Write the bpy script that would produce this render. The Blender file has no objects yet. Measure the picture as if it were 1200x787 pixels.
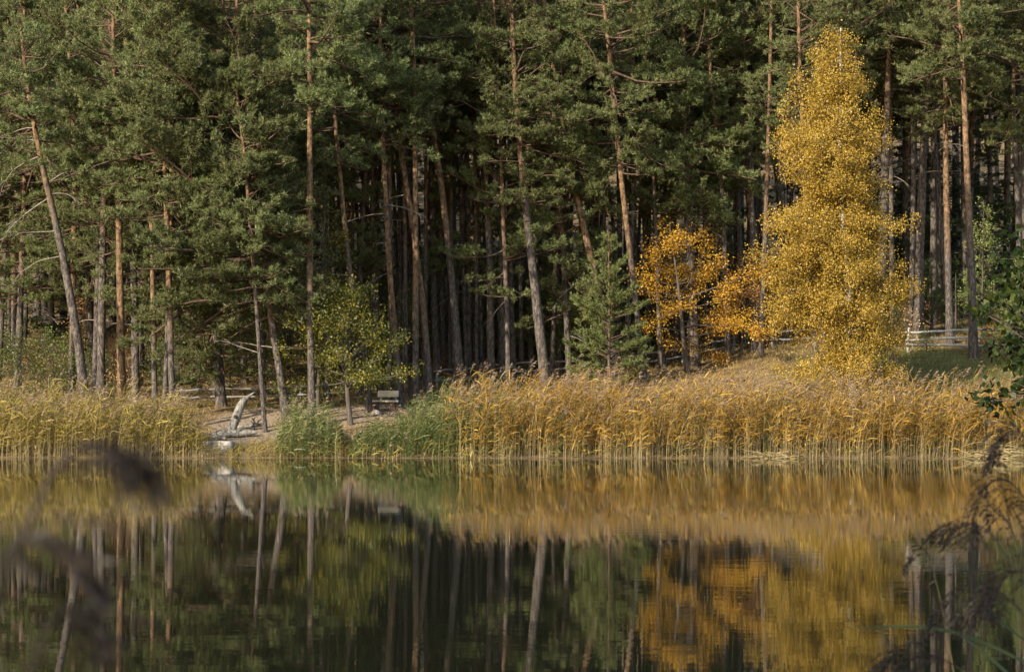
import bpy, math, random
import numpy as np

# ------------------------------------------------------------------ camera, sky, sun, exposure
F, CX, HY, CAMZ = 2406.0, 600.0, 480.0, 1.7          # focal length and horizon in photo pixels (1200 wide)
scene = bpy.context.scene
COL = scene.collection
cam_data = bpy.data.cameras.new("camera")
cam_data.sensor_width = 36.0
cam_data.lens = 36.0 * F / 1200.0
cam_data.shift_y = (HY - 393.5) / 1200.0
cam_data.clip_start, cam_data.clip_end = 0.1, 2000.0
cam_data.dof.use_dof = True
cam_data.dof.focus_distance = 82.0
cam_data.dof.aperture_fstop = 9.0
cam = bpy.data.objects.new("camera", cam_data)
cam.location = (0, 0, CAMZ)
cam.rotation_euler = (math.radians(90), 0, 0)
COL.objects.link(cam)
scene.camera = cam

SUN_EL, SUN_AZ = math.radians(25), math.radians(218.5)   # azimuth clockwise from +Y
world = bpy.data.worlds.new("World")
scene.world = world
world.use_nodes = True
nt = world.node_tree
sky = nt.nodes.new("ShaderNodeTexSky")
sky.sky_type = 'NISHITA'
sky.sun_disc = False
sky.sun_elevation = SUN_EL
sky.sun_rotation = SUN_AZ
sky.air_density, sky.dust_density, sky.ozone_density = 1.0, 1.0, 1.0
bg = nt.nodes["Background"]
bg.inputs["Strength"].default_value = 0.15
nt.links.new(sky.outputs[0], bg.inputs["Color"])
sd = bpy.data.lights.new("sun", 'SUN')
sd.energy, sd.angle, sd.color = 4.0, math.radians(0.53), (1.0, 0.90, 0.76)
sun = bpy.data.objects.new("sun", sd)
COL.objects.link(sun)
from mathutils import Vector
sdir = Vector((math.sin(SUN_AZ) * math.cos(SUN_EL), math.cos(SUN_AZ) * math.cos(SUN_EL), math.sin(SUN_EL)))
sun.rotation_euler = sdir.to_track_quat('Z', 'Y').to_euler()
sun.location = (-60, -40, 60)
vs = scene.view_settings
vs.view_transform, vs.look, vs.gamma, vs.exposure = 'Standard', 'None', 1.0, 1.15
vs.use_curve_mapping = False
cy = scene.cycles
cy.max_bounces, cy.diffuse_bounces, cy.glossy_bounces, cy.transmission_bounces = 5, 3, 3, 3
cy.caustics_reflective = cy.caustics_refractive = False
cy.sample_clamp_indirect = 4.0

# ------------------------------------------------------------------ helpers
def px(x, y, D):
    return np.array(((x - CX) * D / F, D, CAMZ - (y - HY) * D / F))

class MB:
    """collects verts and faces; build() links them as ONE mesh object"""
    def __init__(s):
        s.v, s.q, s.t, s.qm, s.tm, s.n = [], [], [], [], [], 0
    def quads(s, v, q, m=0):
        v = np.asarray(v, float).reshape(-1, 3); q = np.asarray(q, np.int64).reshape(-1, 4)
        s.v.append(v); s.q.append(q + s.n); s.qm.append(np.full(len(q), m)); s.n += len(v)
    def tris(s, v, t, m=0):
        v = np.asarray(v, float).reshape(-1, 3); t = np.asarray(t, np.int64).reshape(-1, 3)
        s.v.append(v); s.t.append(t + s.n); s.tm.append(np.full(len(t), m)); s.n += len(v)
    def mesh(s, name, mats, smooth=False):
        me = bpy.data.meshes.new(name)
        v = np.concatenate(s.v).astype(np.float32)
        q = np.concatenate(s.q) if s.q else np.zeros((0, 4), np.int64)
        t = np.concatenate(s.t) if s.t else np.zeros((0, 3), np.int64)
        mi = np.concatenate([np.concatenate(s.qm) if s.qm else np.zeros(0), np.concatenate(s.tm) if s.tm else np.zeros(0)]).astype(np.int32)
        loops = np.concatenate([q.ravel(), t.ravel()]).astype(np.int32)
        tot = np.concatenate([np.full(len(q), 4), np.full(len(t), 3)]).astype(np.int32)
        start = (np.cumsum(tot) - tot).astype(np.int32)
        me.vertices.add(len(v)); me.vertices.foreach_set("co", v.ravel())
        me.loops.add(len(loops)); me.loops.foreach_set("vertex_index", loops)
        me.polygons.add(len(tot)); me.polygons.foreach_set("loop_start", start)
        me.polygons.foreach_set("material_index", mi)
        if smooth:
            me.polygons.foreach_set("use_smooth", np.ones(len(tot), bool))
        me.update(calc_edges=True)
        for m in (mats if isinstance(mats, (list, tuple)) else [mats]):
            me.materials.append(m)
        return me
    def build(s, name, mats, parent=None, smooth=False):
        o = bpy.data.objects.new(name, s.mesh(name, mats, smooth))
        COL.objects.link(o)
        o.parent = parent
        return o

def tag(o, label, cat, group=None, kind=None):
    if label: o["label"] = label
    if cat: o["category"] = cat
    if group: o["group"] = group
    if kind: o["kind"] = kind
    return o

def empty(name, loc, label, cat, group=None):
    o = bpy.data.objects.new(name, None)
    o.empty_display_size = 0.3
    o.location = [float(c) for c in loc]
    COL.objects.link(o)
    return tag(o, label, cat, group)

def copy_thing(root, loc, rz, sc, label, group):
    r = root.copy(); COL.objects.link(r)
    r.location = [float(c) for c in loc]; r.rotation_euler = (0, 0, rz); r.scale = sc if hasattr(sc, '__len__') else (sc, sc, sc)
    r["label"] = label; r["group"] = group
    for ch in list(root.children):
        c = ch.copy(); COL.objects.link(c); c.parent = r
    return r

def norm(a):
    return a / np.maximum(np.linalg.norm(a, axis=-1, keepdims=True), 1e-9)

def tubes(P, R, sides=4):
    """P (B,N,3), R (B,N) -> verts, quads"""
    P = np.asarray(P, float); R = np.asarray(R, float)
    if P.ndim == 2: P, R = P[None], R[None]
    B, N, _ = P.shape
    T = norm(np.gradient(P, axis=1))
    ref = np.where(np.abs(T[..., 2:3]) > 0.85, np.array([1.0, 0, 0]), np.array([0, 0, 1.0]))
    ref = np.broadcast_to(ref[:, N // 2:N // 2 + 1], T.shape)
    U = norm(np.cross(T, ref)); W = np.cross(T, U)
    a = np.arange(sides) * 2 * np.pi / sides
    V = P[:, :, None] + R[:, :, None, None] * (np.cos(a)[:, None] * U[:, :, None] + np.sin(a)[:, None] * W[:, :, None])
    idx = np.arange(B * N * sides).reshape(B, N, sides)
    A, Bq = idx[:, :-1], idx[:, 1:]
    q = np.stack([A, np.roll(A, -1, 2), np.roll(Bq, -1, 2), Bq], -1).reshape(-1, 4)
    return V.reshape(-1, 3), q

def tube(mb, P, R, sides=8, m=0, cap=True):
    P = np.asarray(P, float); R = np.broadcast_to(np.asarray(R, float), (len(P),))
    v, q = tubes(P, R, sides)
    n0 = len(v)
    mb.quads(v, q, m)
    if cap:
        for ring, c, flip in ((np.arange(sides), P[0], 0), (np.arange(n0 - sides, n0), P[-1], 1)):
            vv = np.concatenate([v[ring], c[None]])
            i = np.arange(sides); tri = np.stack([i, np.roll(i, -1), np.full(sides, sides)], 1)
            mb.tris(vv, tri[:, ::-1] if flip == 0 else tri, m)

def box(mb, c, size, m=0, rz=0.0, rng=None, jit=0.0):
    c = np.asarray(c, float); h = np.asarray(size, float) / 2
    v = np.array([(x, y, z) for x in (-1, 1) for y in (-1, 1) for z in (-1, 1)], float) * h
    if rng is not None: v += rng.normal(0, jit, v.shape)
    cr, sr = math.cos(rz), math.sin(rz)
    v = np.stack([v[:, 0] * cr - v[:, 1] * sr, v[:, 0] * sr + v[:, 1] * cr, v[:, 2]], 1) + c
    mb.quads(v, [(0, 1, 3, 2), (4, 6, 7, 5), (0, 4, 5, 1), (2, 3, 7, 6), (0, 2, 6, 4), (1, 5, 7, 3)], m)

def leaf_quads(mb, pos, d, length, width, rng, m=0, fold=0.0):
    n = len(pos)
    d = norm(d)
    side = norm(np.cross(d, norm(rng.normal(size=(n, 3)))))
    L = np.broadcast_to(length, (n,))[:, None]; Wd = np.broadcast_to(width, (n,))[:, None]
    a = pos; tip = pos + d * L; mid = pos + d * L * 0.45
    V = np.stack([a, mid + side * Wd / 2, tip, mid - side * Wd / 2], 1)
    mb.quads(V.reshape(-1, 3), np.arange(4 * n).reshape(-1, 4), m)

def blade_tris(mb, pos, d, length, width, rng, m=0):
    n = len(pos)
    d = norm(d)
    side = norm(np.cross(d, norm(rng.normal(size=(n, 3)))))
    L = np.broadcast_to(length, (n,))[:, None]; Wd = np.broadcast_to(width, (n,))[:, None]
    V = np.stack([pos + side * Wd / 2, pos - side * Wd / 2, pos + d * L], 1)
    mb.tris(V.reshape(-1, 3), np.arange(3 * n).reshape(-1, 3), m)

def interp_poly(P, idx, s):
    """P (B,N,3), pick polyline idx at s in 0..1 -> position, tangent"""
    N = P.shape[1]
    f = np.clip(s, 0, 0.9999) * (N - 1)
    i = f.astype(int); w = (f - i)[:, None]
    a, b = P[idx, i], P[idx, i + 1]
    return a * (1 - w) + b * w, norm(b - a)

# ------------------------------------------------------------------ materials
def mat_new(name):
    m = bpy.data.materials.new(name); m.use_nodes = True
    m.node_tree.nodes.clear()
    return m, m.node_tree.nodes, m.node_tree.links

def ramp(N, cols):
    r = N.new("ShaderNodeValToRGB")
    e = r.color_ramp.elements
    while len(e) < len(cols): e.new(0.5)
    for el, (p, c) in zip(e, cols):
        el.position = p; el.color = (*c, 1)
    return r

def noise(N, L, scale, coord, detail=3, rough=0.6, vec_scale=None):
    n = N.new("ShaderNodeTexNoise"); n.inputs["Scale"].default_value = scale
    n.inputs["Detail"].default_value = detail; n.inputs["Roughness"].default_value = rough
    if vec_scale:
        mp = N.new("ShaderNodeMapping"); mp.inputs["Scale"].default_value = vec_scale
        L.new(coord, mp.inputs[0]); coord = mp.outputs[0]
    L.new(coord, n.inputs["Vector"])
    return n

def leaf_mat(name, cols, trans=0.35, clump=1.2, clump_cols=None, gloss=0.025, objvar=0.25):
    m, N, L = mat_new(name)
    out = N.new("ShaderNodeOutputMaterial")
    geo = N.new("ShaderNodeNewGeometry")
    tc = N.new("ShaderNodeTexCoord")
    n = noise(N, L, clump, tc.outputs["Object"], 2)
    r = ramp(N, cols)
    mx = N.new("ShaderNodeMath"); mx.operation = 'MULTIPLY_ADD'
    mx.inputs[1].default_value = 0.9
    L.new(n.outputs["Fac"], mx.inputs[0])
    m2 = N.new("ShaderNodeMath"); m2.operation = 'MULTIPLY_ADD'
    L.new(geo.outputs["Random Per Island"], m2.inputs[0]); m2.inputs[1].default_value = 0.75; m2.inputs[2].default_value = -0.32
    L.new(m2.outputs[0], mx.inputs[2])
    L.new(mx.outputs[0], r.inputs[0])
    oi = N.new("ShaderNodeObjectInfo")
    hsv = N.new("ShaderNodeHueSaturation")
    mr = N.new("ShaderNodeMapRange"); mr.inputs[3].default_value = 1 - objvar; mr.inputs[4].default_value = 1 + objvar
    L.new(oi.outputs["Random"], mr.inputs[0]); L.new(mr.outputs[0], hsv.inputs["Value"])
    mr2 = N.new("ShaderNodeMapRange"); mr2.inputs[3].default_value = 0.5 - objvar * 0.05; mr2.inputs[4].default_value = 0.5 + objvar * 0.07
    L.new(oi.outputs["Random"], mr2.inputs[0]); L.new(mr2.outputs[0], hsv.inputs["Hue"])
    L.new(r.outputs[0], hsv.inputs["Color"])
    d = N.new("ShaderNodeBsdfDiffuse"); t = N.new("ShaderNodeBsdfTranslucent"); g = N.new("ShaderNodeBsdfGlossy")
    g.inputs["Roughness"].default_value = 0.45
    g.inputs["Color"].default_value = (0.8, 0.8, 0.8, 1)
    L.new(hsv.outputs[0], d.inputs[0]); L.new(hsv.outputs[0], t.inputs[0])
    a = N.new("ShaderNodeMixShader"); a.inputs[0].default_value = trans
    L.new(d.outputs[0], a.inputs[1]); L.new(t.outputs[0], a.inputs[2])
    b = N.new("ShaderNodeMixShader"); b.inputs[0].default_value = gloss
    L.new(a.outputs[0], b.inputs[1]); L.new(g.outputs[0], b.inputs[2])
    L.new(b.outputs[0], out.inputs[0])
    return m

def wood_mat(name, cols, scale=9.0, stretch=(1, 1, 0.12), bump=0.5, rough=0.85, dist=0.02):
    m, N, L = mat_new(name)
    out = N.new("ShaderNodeOutputMaterial"); p = N.new("ShaderNodeBsdfPrincipled")
    tc = N.new("ShaderNodeTexCoord")
    n = noise(N, L, scale, tc.outputs["Object"], 5, 0.65, stretch)
    r = ramp(N, cols); L.new(n.outputs["Fac"], r.inputs[0])
    L.new(r.outputs[0], p.inputs["Base Color"]); p.inputs["Roughness"].default_value = rough
    b = N.new("ShaderNodeBump"); b.inputs["Strength"].default_value = bump; b.inputs["Distance"].default_value = dist
    L.new(n.outputs["Fac"], b.inputs["Height"]); L.new(b.outputs[0], p.inputs["Normal"])
    p.inputs["Specular IOR Level"].default_value = 0.2
    L.new(p.outputs[0], out.inputs[0])
    return m

def pine_bark():
    """furrowed grey-brown plates low on the trunk, thin orange flakes above the height in the trunk's 'flake_height'"""
    m, N, L = mat_new("pine_bark")
    out = N.new("ShaderNodeOutputMaterial"); p = N.new("ShaderNodeBsdfPrincipled")
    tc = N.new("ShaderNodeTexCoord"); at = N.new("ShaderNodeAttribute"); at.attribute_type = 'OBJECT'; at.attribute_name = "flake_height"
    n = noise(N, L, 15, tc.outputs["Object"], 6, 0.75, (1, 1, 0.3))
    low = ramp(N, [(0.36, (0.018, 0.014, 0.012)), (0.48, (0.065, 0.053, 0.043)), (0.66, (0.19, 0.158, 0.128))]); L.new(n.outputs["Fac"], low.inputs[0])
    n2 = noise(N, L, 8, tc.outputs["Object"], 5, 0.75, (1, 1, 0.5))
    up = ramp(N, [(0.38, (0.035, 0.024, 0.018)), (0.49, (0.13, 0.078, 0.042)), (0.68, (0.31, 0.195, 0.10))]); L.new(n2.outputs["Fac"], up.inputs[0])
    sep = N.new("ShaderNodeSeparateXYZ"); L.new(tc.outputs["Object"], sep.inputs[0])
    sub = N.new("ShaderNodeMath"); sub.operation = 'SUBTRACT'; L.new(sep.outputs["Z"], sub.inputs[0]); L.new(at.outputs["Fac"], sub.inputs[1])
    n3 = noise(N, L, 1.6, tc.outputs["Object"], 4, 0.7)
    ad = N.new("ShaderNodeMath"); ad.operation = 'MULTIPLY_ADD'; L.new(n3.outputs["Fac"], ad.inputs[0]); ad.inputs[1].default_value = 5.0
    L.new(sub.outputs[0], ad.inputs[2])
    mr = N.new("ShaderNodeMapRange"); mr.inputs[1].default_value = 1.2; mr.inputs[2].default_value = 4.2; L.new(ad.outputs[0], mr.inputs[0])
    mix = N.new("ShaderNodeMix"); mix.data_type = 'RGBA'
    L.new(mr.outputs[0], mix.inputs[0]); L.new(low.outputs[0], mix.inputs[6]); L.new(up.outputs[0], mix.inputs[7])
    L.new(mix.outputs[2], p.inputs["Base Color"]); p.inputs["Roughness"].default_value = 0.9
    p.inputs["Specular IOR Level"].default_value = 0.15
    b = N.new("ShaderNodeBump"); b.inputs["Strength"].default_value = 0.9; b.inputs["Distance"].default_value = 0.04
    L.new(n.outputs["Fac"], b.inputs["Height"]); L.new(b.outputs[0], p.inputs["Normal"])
    L.new(p.outputs[0], out.inputs[0])
    return m

M = {}
M['bark'] = pine_bark()
M['limb'] = wood_mat("limb_bark", [(0.3, (0.043, 0.030, 0.021)), (0.7, (0.145, 0.089, 0.055))], 7)
M['deadwood'] = wood_mat("dead_branch_wood", [(0.3, (0.09, 0.07, 0.052)), (0.7, (0.28, 0.23, 0.18))], 8)
M['birch_bark'] = wood_mat("birch_bark", [(0.40, (0.04, 0.035, 0.03)), (0.52, (0.6, 0.58, 0.53)), (0.8, (0.72, 0.70, 0.66))], 3.2, (1, 1, 1.9), 0.3)
M['dark_bark'] = wood_mat("dark_bark", [(0.3, (0.035, 0.028, 0.02)), (0.7, (0.13, 0.105, 0.08))], 10)
M['greywood'] = wood_mat("weathered_wood", [(0.3, (0.128, 0.115, 0.099)), (0.7, (0.293, 0.274, 0.242))], 6, (0.15, 1, 1))
M['palewood'] = wood_mat("peeled_rail_wood", [(0.3, (0.212, 0.196, 0.162)), (0.7, (0.442, 0.416, 0.365))], 6, (0.15, 1, 1))
M['bench_wood'] = wood_mat("bench_wood", [(0.3, (0.360, 0.306, 0.217)), (0.7, (0.600, 0.513, 0.375))], 6, (0.15, 1, 1))
M['driftwood'] = wood_mat("driftwood", [(0.36, (0.037, 0.032, 0.026)), (0.46, (0.137, 0.123, 0.099)), (0.62, (0.250, 0.231, 0.192))], 11, (1, 1, 0.25), 1.0)
M['stone'] = wood_mat("stone", [(0.3, (0.20, 0.17, 0.13)), (0.7, (0.44, 0.385, 0.30))], 3, (1, 1, 1), 0.5)
M['knot'] = wood_mat("knot_hole", [(0.3, (0.02, 0.016, 0.012)), (0.7, (0.05, 0.04, 0.03))], 8)
M['yellow'] = wood_mat("yellow_paint", [(0.3, (0.6, 0.45, 0.02)), (0.7, (0.75, 0.58, 0.04))], 8)
M['needles'] = leaf_mat("pine_needles", [(0.1, (0.072, 0.092, 0.031)), (0.45, (0.151, 0.172, 0.058)), (0.75, (0.233, 0.247, 0.092)), (1.0, (0.297, 0.287, 0.123))], 0.45, 0.7, gloss=0.015, objvar=0.2)
M['young_needles'] = leaf_mat("young_pine_needles", [(0.1, (0.055, 0.072, 0.022)), (0.5, (0.13, 0.15, 0.046)), (1.0, (0.22, 0.22, 0.075))], 0.2, 0.9, gloss=0.015)
M['spruce'] = leaf_mat("spruce_needles", [(0.1, (0.018, 0.032, 0.012)), (0.5, (0.04, 0.062, 0.020)), (1.0, (0.08, 0.105, 0.035))], 0.15, 0.9, gloss=0.01)
M['birch_leaf'] = leaf_mat("birch_leaves", [(0.0, (0.088, 0.073, 0.012)), (0.28, (0.246, 0.163, 0.019)), (0.6, (0.405, 0.254, 0.029)), (1.0, (0.510, 0.335, 0.064))], 0.35, 0.9, objvar=0.03)
M['oak_leaf'] = leaf_mat("orange_leaves", [(0.05, (0.13, 0.055, 0.014)), (0.35, (0.34, 0.16, 0.018)), (0.65, (0.52, 0.28, 0.021)), (1.0, (0.61, 0.41, 0.033))], 0.35, 0.8, objvar=0.05)
M['russet_leaf'] = leaf_mat("russet_leaves", [(0.05, (0.10, 0.045, 0.016)), (0.4, (0.28, 0.12, 0.025)), (0.75, (0.42, 0.20, 0.03)), (1.0, (0.55, 0.34, 0.04))], 0.35, 0.9, objvar=0.05)
M['brown_leaf'] = leaf_mat("brown_leaves", [(0.1, (0.130, 0.065, 0.033)), (0.5, (0.312, 0.156, 0.065)), (1.0, (0.468, 0.260, 0.091))], 0.3, 1)
M['yg_leaf'] = leaf_mat("yellow_green_leaves", [(0.05, (0.055, 0.070, 0.012)), (0.5, (0.115, 0.125, 0.018)), (0.8, (0.20, 0.18, 0.020)), (1.0, (0.48, 0.34, 0.025))], 0.4, 0.8, objvar=0.05)
M['green_leaf'] = leaf_mat("green_leaves", [(0.05, (0.043, 0.064, 0.012)), (0.5, (0.093, 0.119, 0.021)), (1.0, (0.187, 0.187, 0.034))], 0.35, 1)
M['sapling_leaf'] = leaf_mat("pale_green_leaves", [(0.05, (0.098, 0.128, 0.030)), (0.5, (0.180, 0.210, 0.053)), (1.0, (0.270, 0.285, 0.075))], 0.4, 1, objvar=0.05)
M['alder_leaf'] = leaf_mat("shade_darkened_leaves", [(0.05, (0.007, 0.013, 0.003)), (0.6, (0.017, 0.030, 0.006)), (1.0, (0.055, 0.065, 0.010))], 0.15, 1.5, gloss=0.012, objvar=0.03)  # green leaves, with the shrub's shade put into the colour
M['reed_gold'] = leaf_mat("golden_reed", [(0.0, (0.101, 0.091, 0.015)), (0.22, (0.202, 0.113, 0.016)), (0.5, (0.340, 0.187, 0.025)), (0.75, (0.459, 0.270, 0.041)), (1.0, (0.551, 0.373, 0.089))], 0.3, 0.8, objvar=0.0)
M['reed_mixed'] = leaf_mat("yellow_green_reed", [(0.0, (0.063, 0.077, 0.015)), (0.3, (0.157, 0.133, 0.023)), (0.6, (0.298, 0.214, 0.038)), (1.0, (0.431, 0.325, 0.084))], 0.3, 0.45, objvar=0.0)
M['reed_green'] = leaf_mat("green_reed", [(0.05, (0.056, 0.076, 0.020)), (0.45, (0.112, 0.140, 0.040)), (0.75, (0.192, 0.200, 0.060)), (1.0, (0.336, 0.288, 0.096))], 0.3, 0.6, objvar=0.0)
M['reed_stem'] = leaf_mat("reed_stem", [(0.05, (0.141, 0.097, 0.040)), (0.5, (0.299, 0.224, 0.097)), (1.0, (0.493, 0.396, 0.202))], 0.1, 0.6, objvar=0.0)
M['plume'] = leaf_mat("reed_plume", [(0.05, (0.126, 0.077, 0.050)), (0.5, (0.243, 0.158, 0.095)), (1.0, (0.396, 0.279, 0.171))], 0.3, 0.6, objvar=0.0)
M['shaded_plume'] = leaf_mat("shaded_reed_plume", [(0.05, (0.012, 0.008, 0.006)), (0.5, (0.026, 0.018, 0.012)), (1.0, (0.06, 0.043, 0.030))], 0.12, 8, objvar=0.03)  # brown plumes, their colour darkened to stand for foreground shade
M['fg_leaf'] = leaf_mat("shaded_reed_leaf", [(0.05, (0.025, 0.04, 0.012)), (0.5, (0.05, 0.065, 0.02)), (1.0, (0.09, 0.10, 0.035))], 0.3, 2, objvar=0.05)  # reed leaf with the foreground shade painted into its colour
M['fg_stem'] = leaf_mat("shaded_reed_stem", [(0.05, (0.05, 0.042, 0.018)), (1.0, (0.11, 0.09, 0.04))], 0.1, 2, objvar=0.03)  # darker copy of the reed stem, shade painted in
M['grass'] = leaf_mat("green_grass", [(0.05, (0.085, 0.10, 0.022)), (0.5, (0.155, 0.17, 0.04)), (0.8, (0.26, 0.23, 0.07)), (1.0, (0.40, 0.32, 0.13))], 0.3, 0.5, objvar=0.0)
M['dry_grass'] = leaf_mat("dry_grass", [(0.05, (0.112, 0.069, 0.031)), (0.4, (0.250, 0.163, 0.056)), (0.7, (0.375, 0.263, 0.075)), (1.0, (0.500, 0.388, 0.150))], 0.3, 0.5, objvar=0.0)
M['litter'] = leaf_mat("fallen_leaves", [(0.05, (0.100, 0.056, 0.027)), (0.5, (0.250, 0.138, 0.056)), (1.0, (0.450, 0.263, 0.075))], 0.15, 0.5, objvar=0.0)

def ground_mat():
    m, N, L = mat_new("forest_ground")
    out = N.new("ShaderNodeOutputMaterial"); p = N.new("ShaderNodeBsdfPrincipled")
    tc = N.new("ShaderNodeTexCoord"); at = N.new("ShaderNodeAttribute"); at.attribute_name = "cover"
    sep = N.new("ShaderNodeSeparateColor"); L.new(at.outputs["Color"], sep.inputs[0])
    n = noise(N, L, 1.1, tc.outputs["Object"], 6, 0.7)
    soil = ramp(N, [(0.3, (0.055, 0.038, 0.022)), (0.5, (0.16, 0.11, 0.055)), (0.7, (0.25, 0.19, 0.085))]); L.new(n.outputs["Fac"], soil.inputs[0])
    n2 = noise(N, L, 9, tc.outputs["Object"], 4, 0.6)
    sand = ramp(N, [(0.3, (0.17, 0.125, 0.08)), (0.7, (0.36, 0.275, 0.185))]); L.new(n2.outputs["Fac"], sand.inputs[0])
    gr = ramp(N, [(0.3, (0.06, 0.062, 0.018)), (0.7, (0.15, 0.14, 0.045))]); L.new(n.outputs["Fac"], gr.inputs[0])
    def thr(sock):
        a = N.new("ShaderNodeMath"); a.operation = 'MULTIPLY_ADD'; L.new(n.outputs["Fac"], a.inputs[0]); a.inputs[1].default_value = 1.1; L.new(sock, a.inputs[2])
        r = N.new("ShaderNodeMapRange"); r.inputs[1].default_value = 0.95; r.inputs[2].default_value = 1.2; L.new(a.outputs[0], r.inputs[0]); return r.outputs[0]
    a = N.new("ShaderNodeMix"); a.data_type = 'RGBA'; L.new(thr(sep.outputs[1]), a.inputs[0]); L.new(soil.outputs[0], a.inputs[6]); L.new(gr.outputs[0], a.inputs[7])
    b = N.new("ShaderNodeMix"); b.data_type = 'RGBA'; L.new(thr(sep.outputs[0]), b.inputs[0]); L.new(a.outputs[2], b.inputs[6]); L.new(sand.outputs[0], b.inputs[7])
    L.new(b.outputs[2], p.inputs["Base Color"]); p.inputs["Roughness"].default_value = 0.95; p.inputs["Specular IOR Level"].default_value = 0.1
    bu = N.new("ShaderNodeBump"); bu.inputs["Strength"].default_value = 0.8; bu.inputs["Distance"].default_value = 0.08
    L.new(n2.outputs["Fac"], bu.inputs["Height"]); L.new(bu.outputs[0], p.inputs["Normal"])
    L.new(p.outputs[0], out.inputs[0])
    return m

def water_mat():
    m, N, L = mat_new("lake_water")
    out = N.new("ShaderNodeOutputMaterial"); p = N.new("ShaderNodeBsdfPrincipled")
    p.inputs["Base Color"].default_value = (0.010, 0.011, 0.006, 1)
    p.inputs["Roughness"].default_value = 0.013
    p.inputs["IOR"].default_value = 1.333
    p.inputs["Specular IOR Level"].default_value = 0.5
    tc = N.new("ShaderNodeTexCoord")
    n1 = noise(N, L, 3.2, tc.outputs["Object"], 2, 0.5, (0.55, 1, 1))
    n2 = noise(N, L, 14.0, tc.outputs["Object"], 2, 0.5, (0.6, 1, 1))
    ad = N.new("ShaderNodeMath"); ad.operation = 'MULTIPLY_ADD'
    L.new(n2.outputs["Fac"], ad.inputs[0]); ad.inputs[1].default_value = 0.22; L.new(n1.outputs["Fac"], ad.inputs[2])
    b = N.new("ShaderNodeBump"); b.inputs["Strength"].default_value = 1.0; b.inputs["Distance"].default_value = 0.0007
    br = noise(N, L, 0.10, tc.outputs["Object"], 2, 0.5, (0.5, 1.6, 1))
    mr = N.new("ShaderNodeMapRange"); mr.inputs[1].default_value = 0.42; mr.inputs[2].default_value = 0.66; mr.inputs[3].default_value = 0.6; mr.inputs[4].default_value = 2.2
    L.new(br.outputs["Fac"], mr.inputs[0])
    mu = N.new("ShaderNodeMath"); mu.operation = 'MULTIPLY'; L.new(mr.outputs[0], mu.inputs[0]); mu.inputs[1].default_value = 0.0007
    L.new(mu.outputs[0], b.inputs["Distance"])
    L.new(ad.outputs[0], b.inputs["Height"]); L.new(b.outputs[0], p.inputs["Normal"])
    L.new(p.outputs[0], out.inputs[0])
    return m

# ------------------------------------------------------------------ ground and water
PROF_X = np.array([-40, -15.0, -6.5, 1.5, 7.5, 13.5, 40])
PROF = [
    [(72, 0), (76, .35), (80, .95), (84, 1.7), (88, 1.95), (95, 3.0), (105, 5), (120, 8.5), (150, 17), (200, 33), (270, 52)],
    [(72, 0), (76, .35), (80, .95), (84, 1.7), (88, 1.95), (95, 3.0), (105, 5), (120, 8.5), (150, 17), (200, 33), (270, 52)],
    [(72.6, 0), (74, .35), (77, .8), (82, 1.5), (85, 1.8), (88, 2.0), (95, 3.0), (105, 4.9), (120, 8.5), (150, 17), (200, 33), (270, 52)],
    [(72, 0), (76, .4), (80, 1.2), (85, 2.1), (90, 2.8), (95, 3.4), (105, 4.9), (115, 6.7), (130, 10), (150, 16), (200, 33), (270, 52)],
    [(72, 0), (76, .4), (80, 1.5), (85, 2.7), (90, 3.4), (95, 3.9), (105, 5.3), (115, 7.2), (130, 10), (150, 16), (200, 33), (270, 52)],
    [(72, 0), (75, .3), (80, 1.8), (84, 3.0), (88, 3.9), (92, 4.5), (100, 5.6), (115, 8), (150, 16), (200, 33), (270, 52)],
    [(72, 0), (75, .3), (80, 1.8), (84, 3.0), (88, 3.9), (92, 4.5), (100, 5.6), (115, 8), (150, 16), (200, 33), (270, 52)],
]
def sstep(a, b, x):
    t = np.clip((x - a) / (b - a), 0, 1); return t * t * (3 - 2 * t)
def vnoise(x, y):
    return (np.sin(x * .71 + 1.3 * np.sin(y * .43)) * np.cos(y * .63 + 1.1 * np.sin(x * .37)) * .6 + np.sin(x * 1.9 + y * 1.3) * np.sin(y * 2.3 - x * .8) * .3)
def ground_z(x, y):
    x = np.asarray(x, float); y = np.asarray(y, float)
    cols = np.stack([np.interp(y, [p[0] for p in pr], [p[1] for p in pr]) for pr in PROF], 0)
    i = np.clip(np.searchsorted(PROF_X, x) - 1, 0, len(PROF_X) - 2)
    w = np.clip((x - PROF_X[i]) / (PROF_X[i + 1] - PROF_X[i]), 0, 1); w = w * w * (3 - 2 * w)
    far = np.take_along_axis(cols, i[None], 0)[0] * (1 - w) + np.take_along_axis(cols, (i + 1)[None], 0)[0] * w
    shore = 72 + 0.5 * vnoise(x * .8, 3.0 + 0 * y)
    far = far + np.where(y > 73, 0.10 * vnoise(x * 1.4, y * 1.4) * sstep(73, 76, y), 0)
    bed = -np.clip((shore - y) * .25, 0, 1.6)
    z = np.where(y < shore, bed, far)
    near = np.clip((9.5 - y) * .16, -1.6, 0.45)                     # the near bank the camera stands on
    right = np.clip((x - (0.27 * np.maximum(y, 0) + 0.3)) * .35, -1.6, 0.6) * sstep(60, 45, y) - 1.6 * sstep(45, 60, y)
    left = -1.6
    return np.maximum(z, np.where(y < 64, np.maximum(near, right), -9))
def gz(x, y): return float(ground_z(np.array([x]), np.array([y]))[0])

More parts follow.
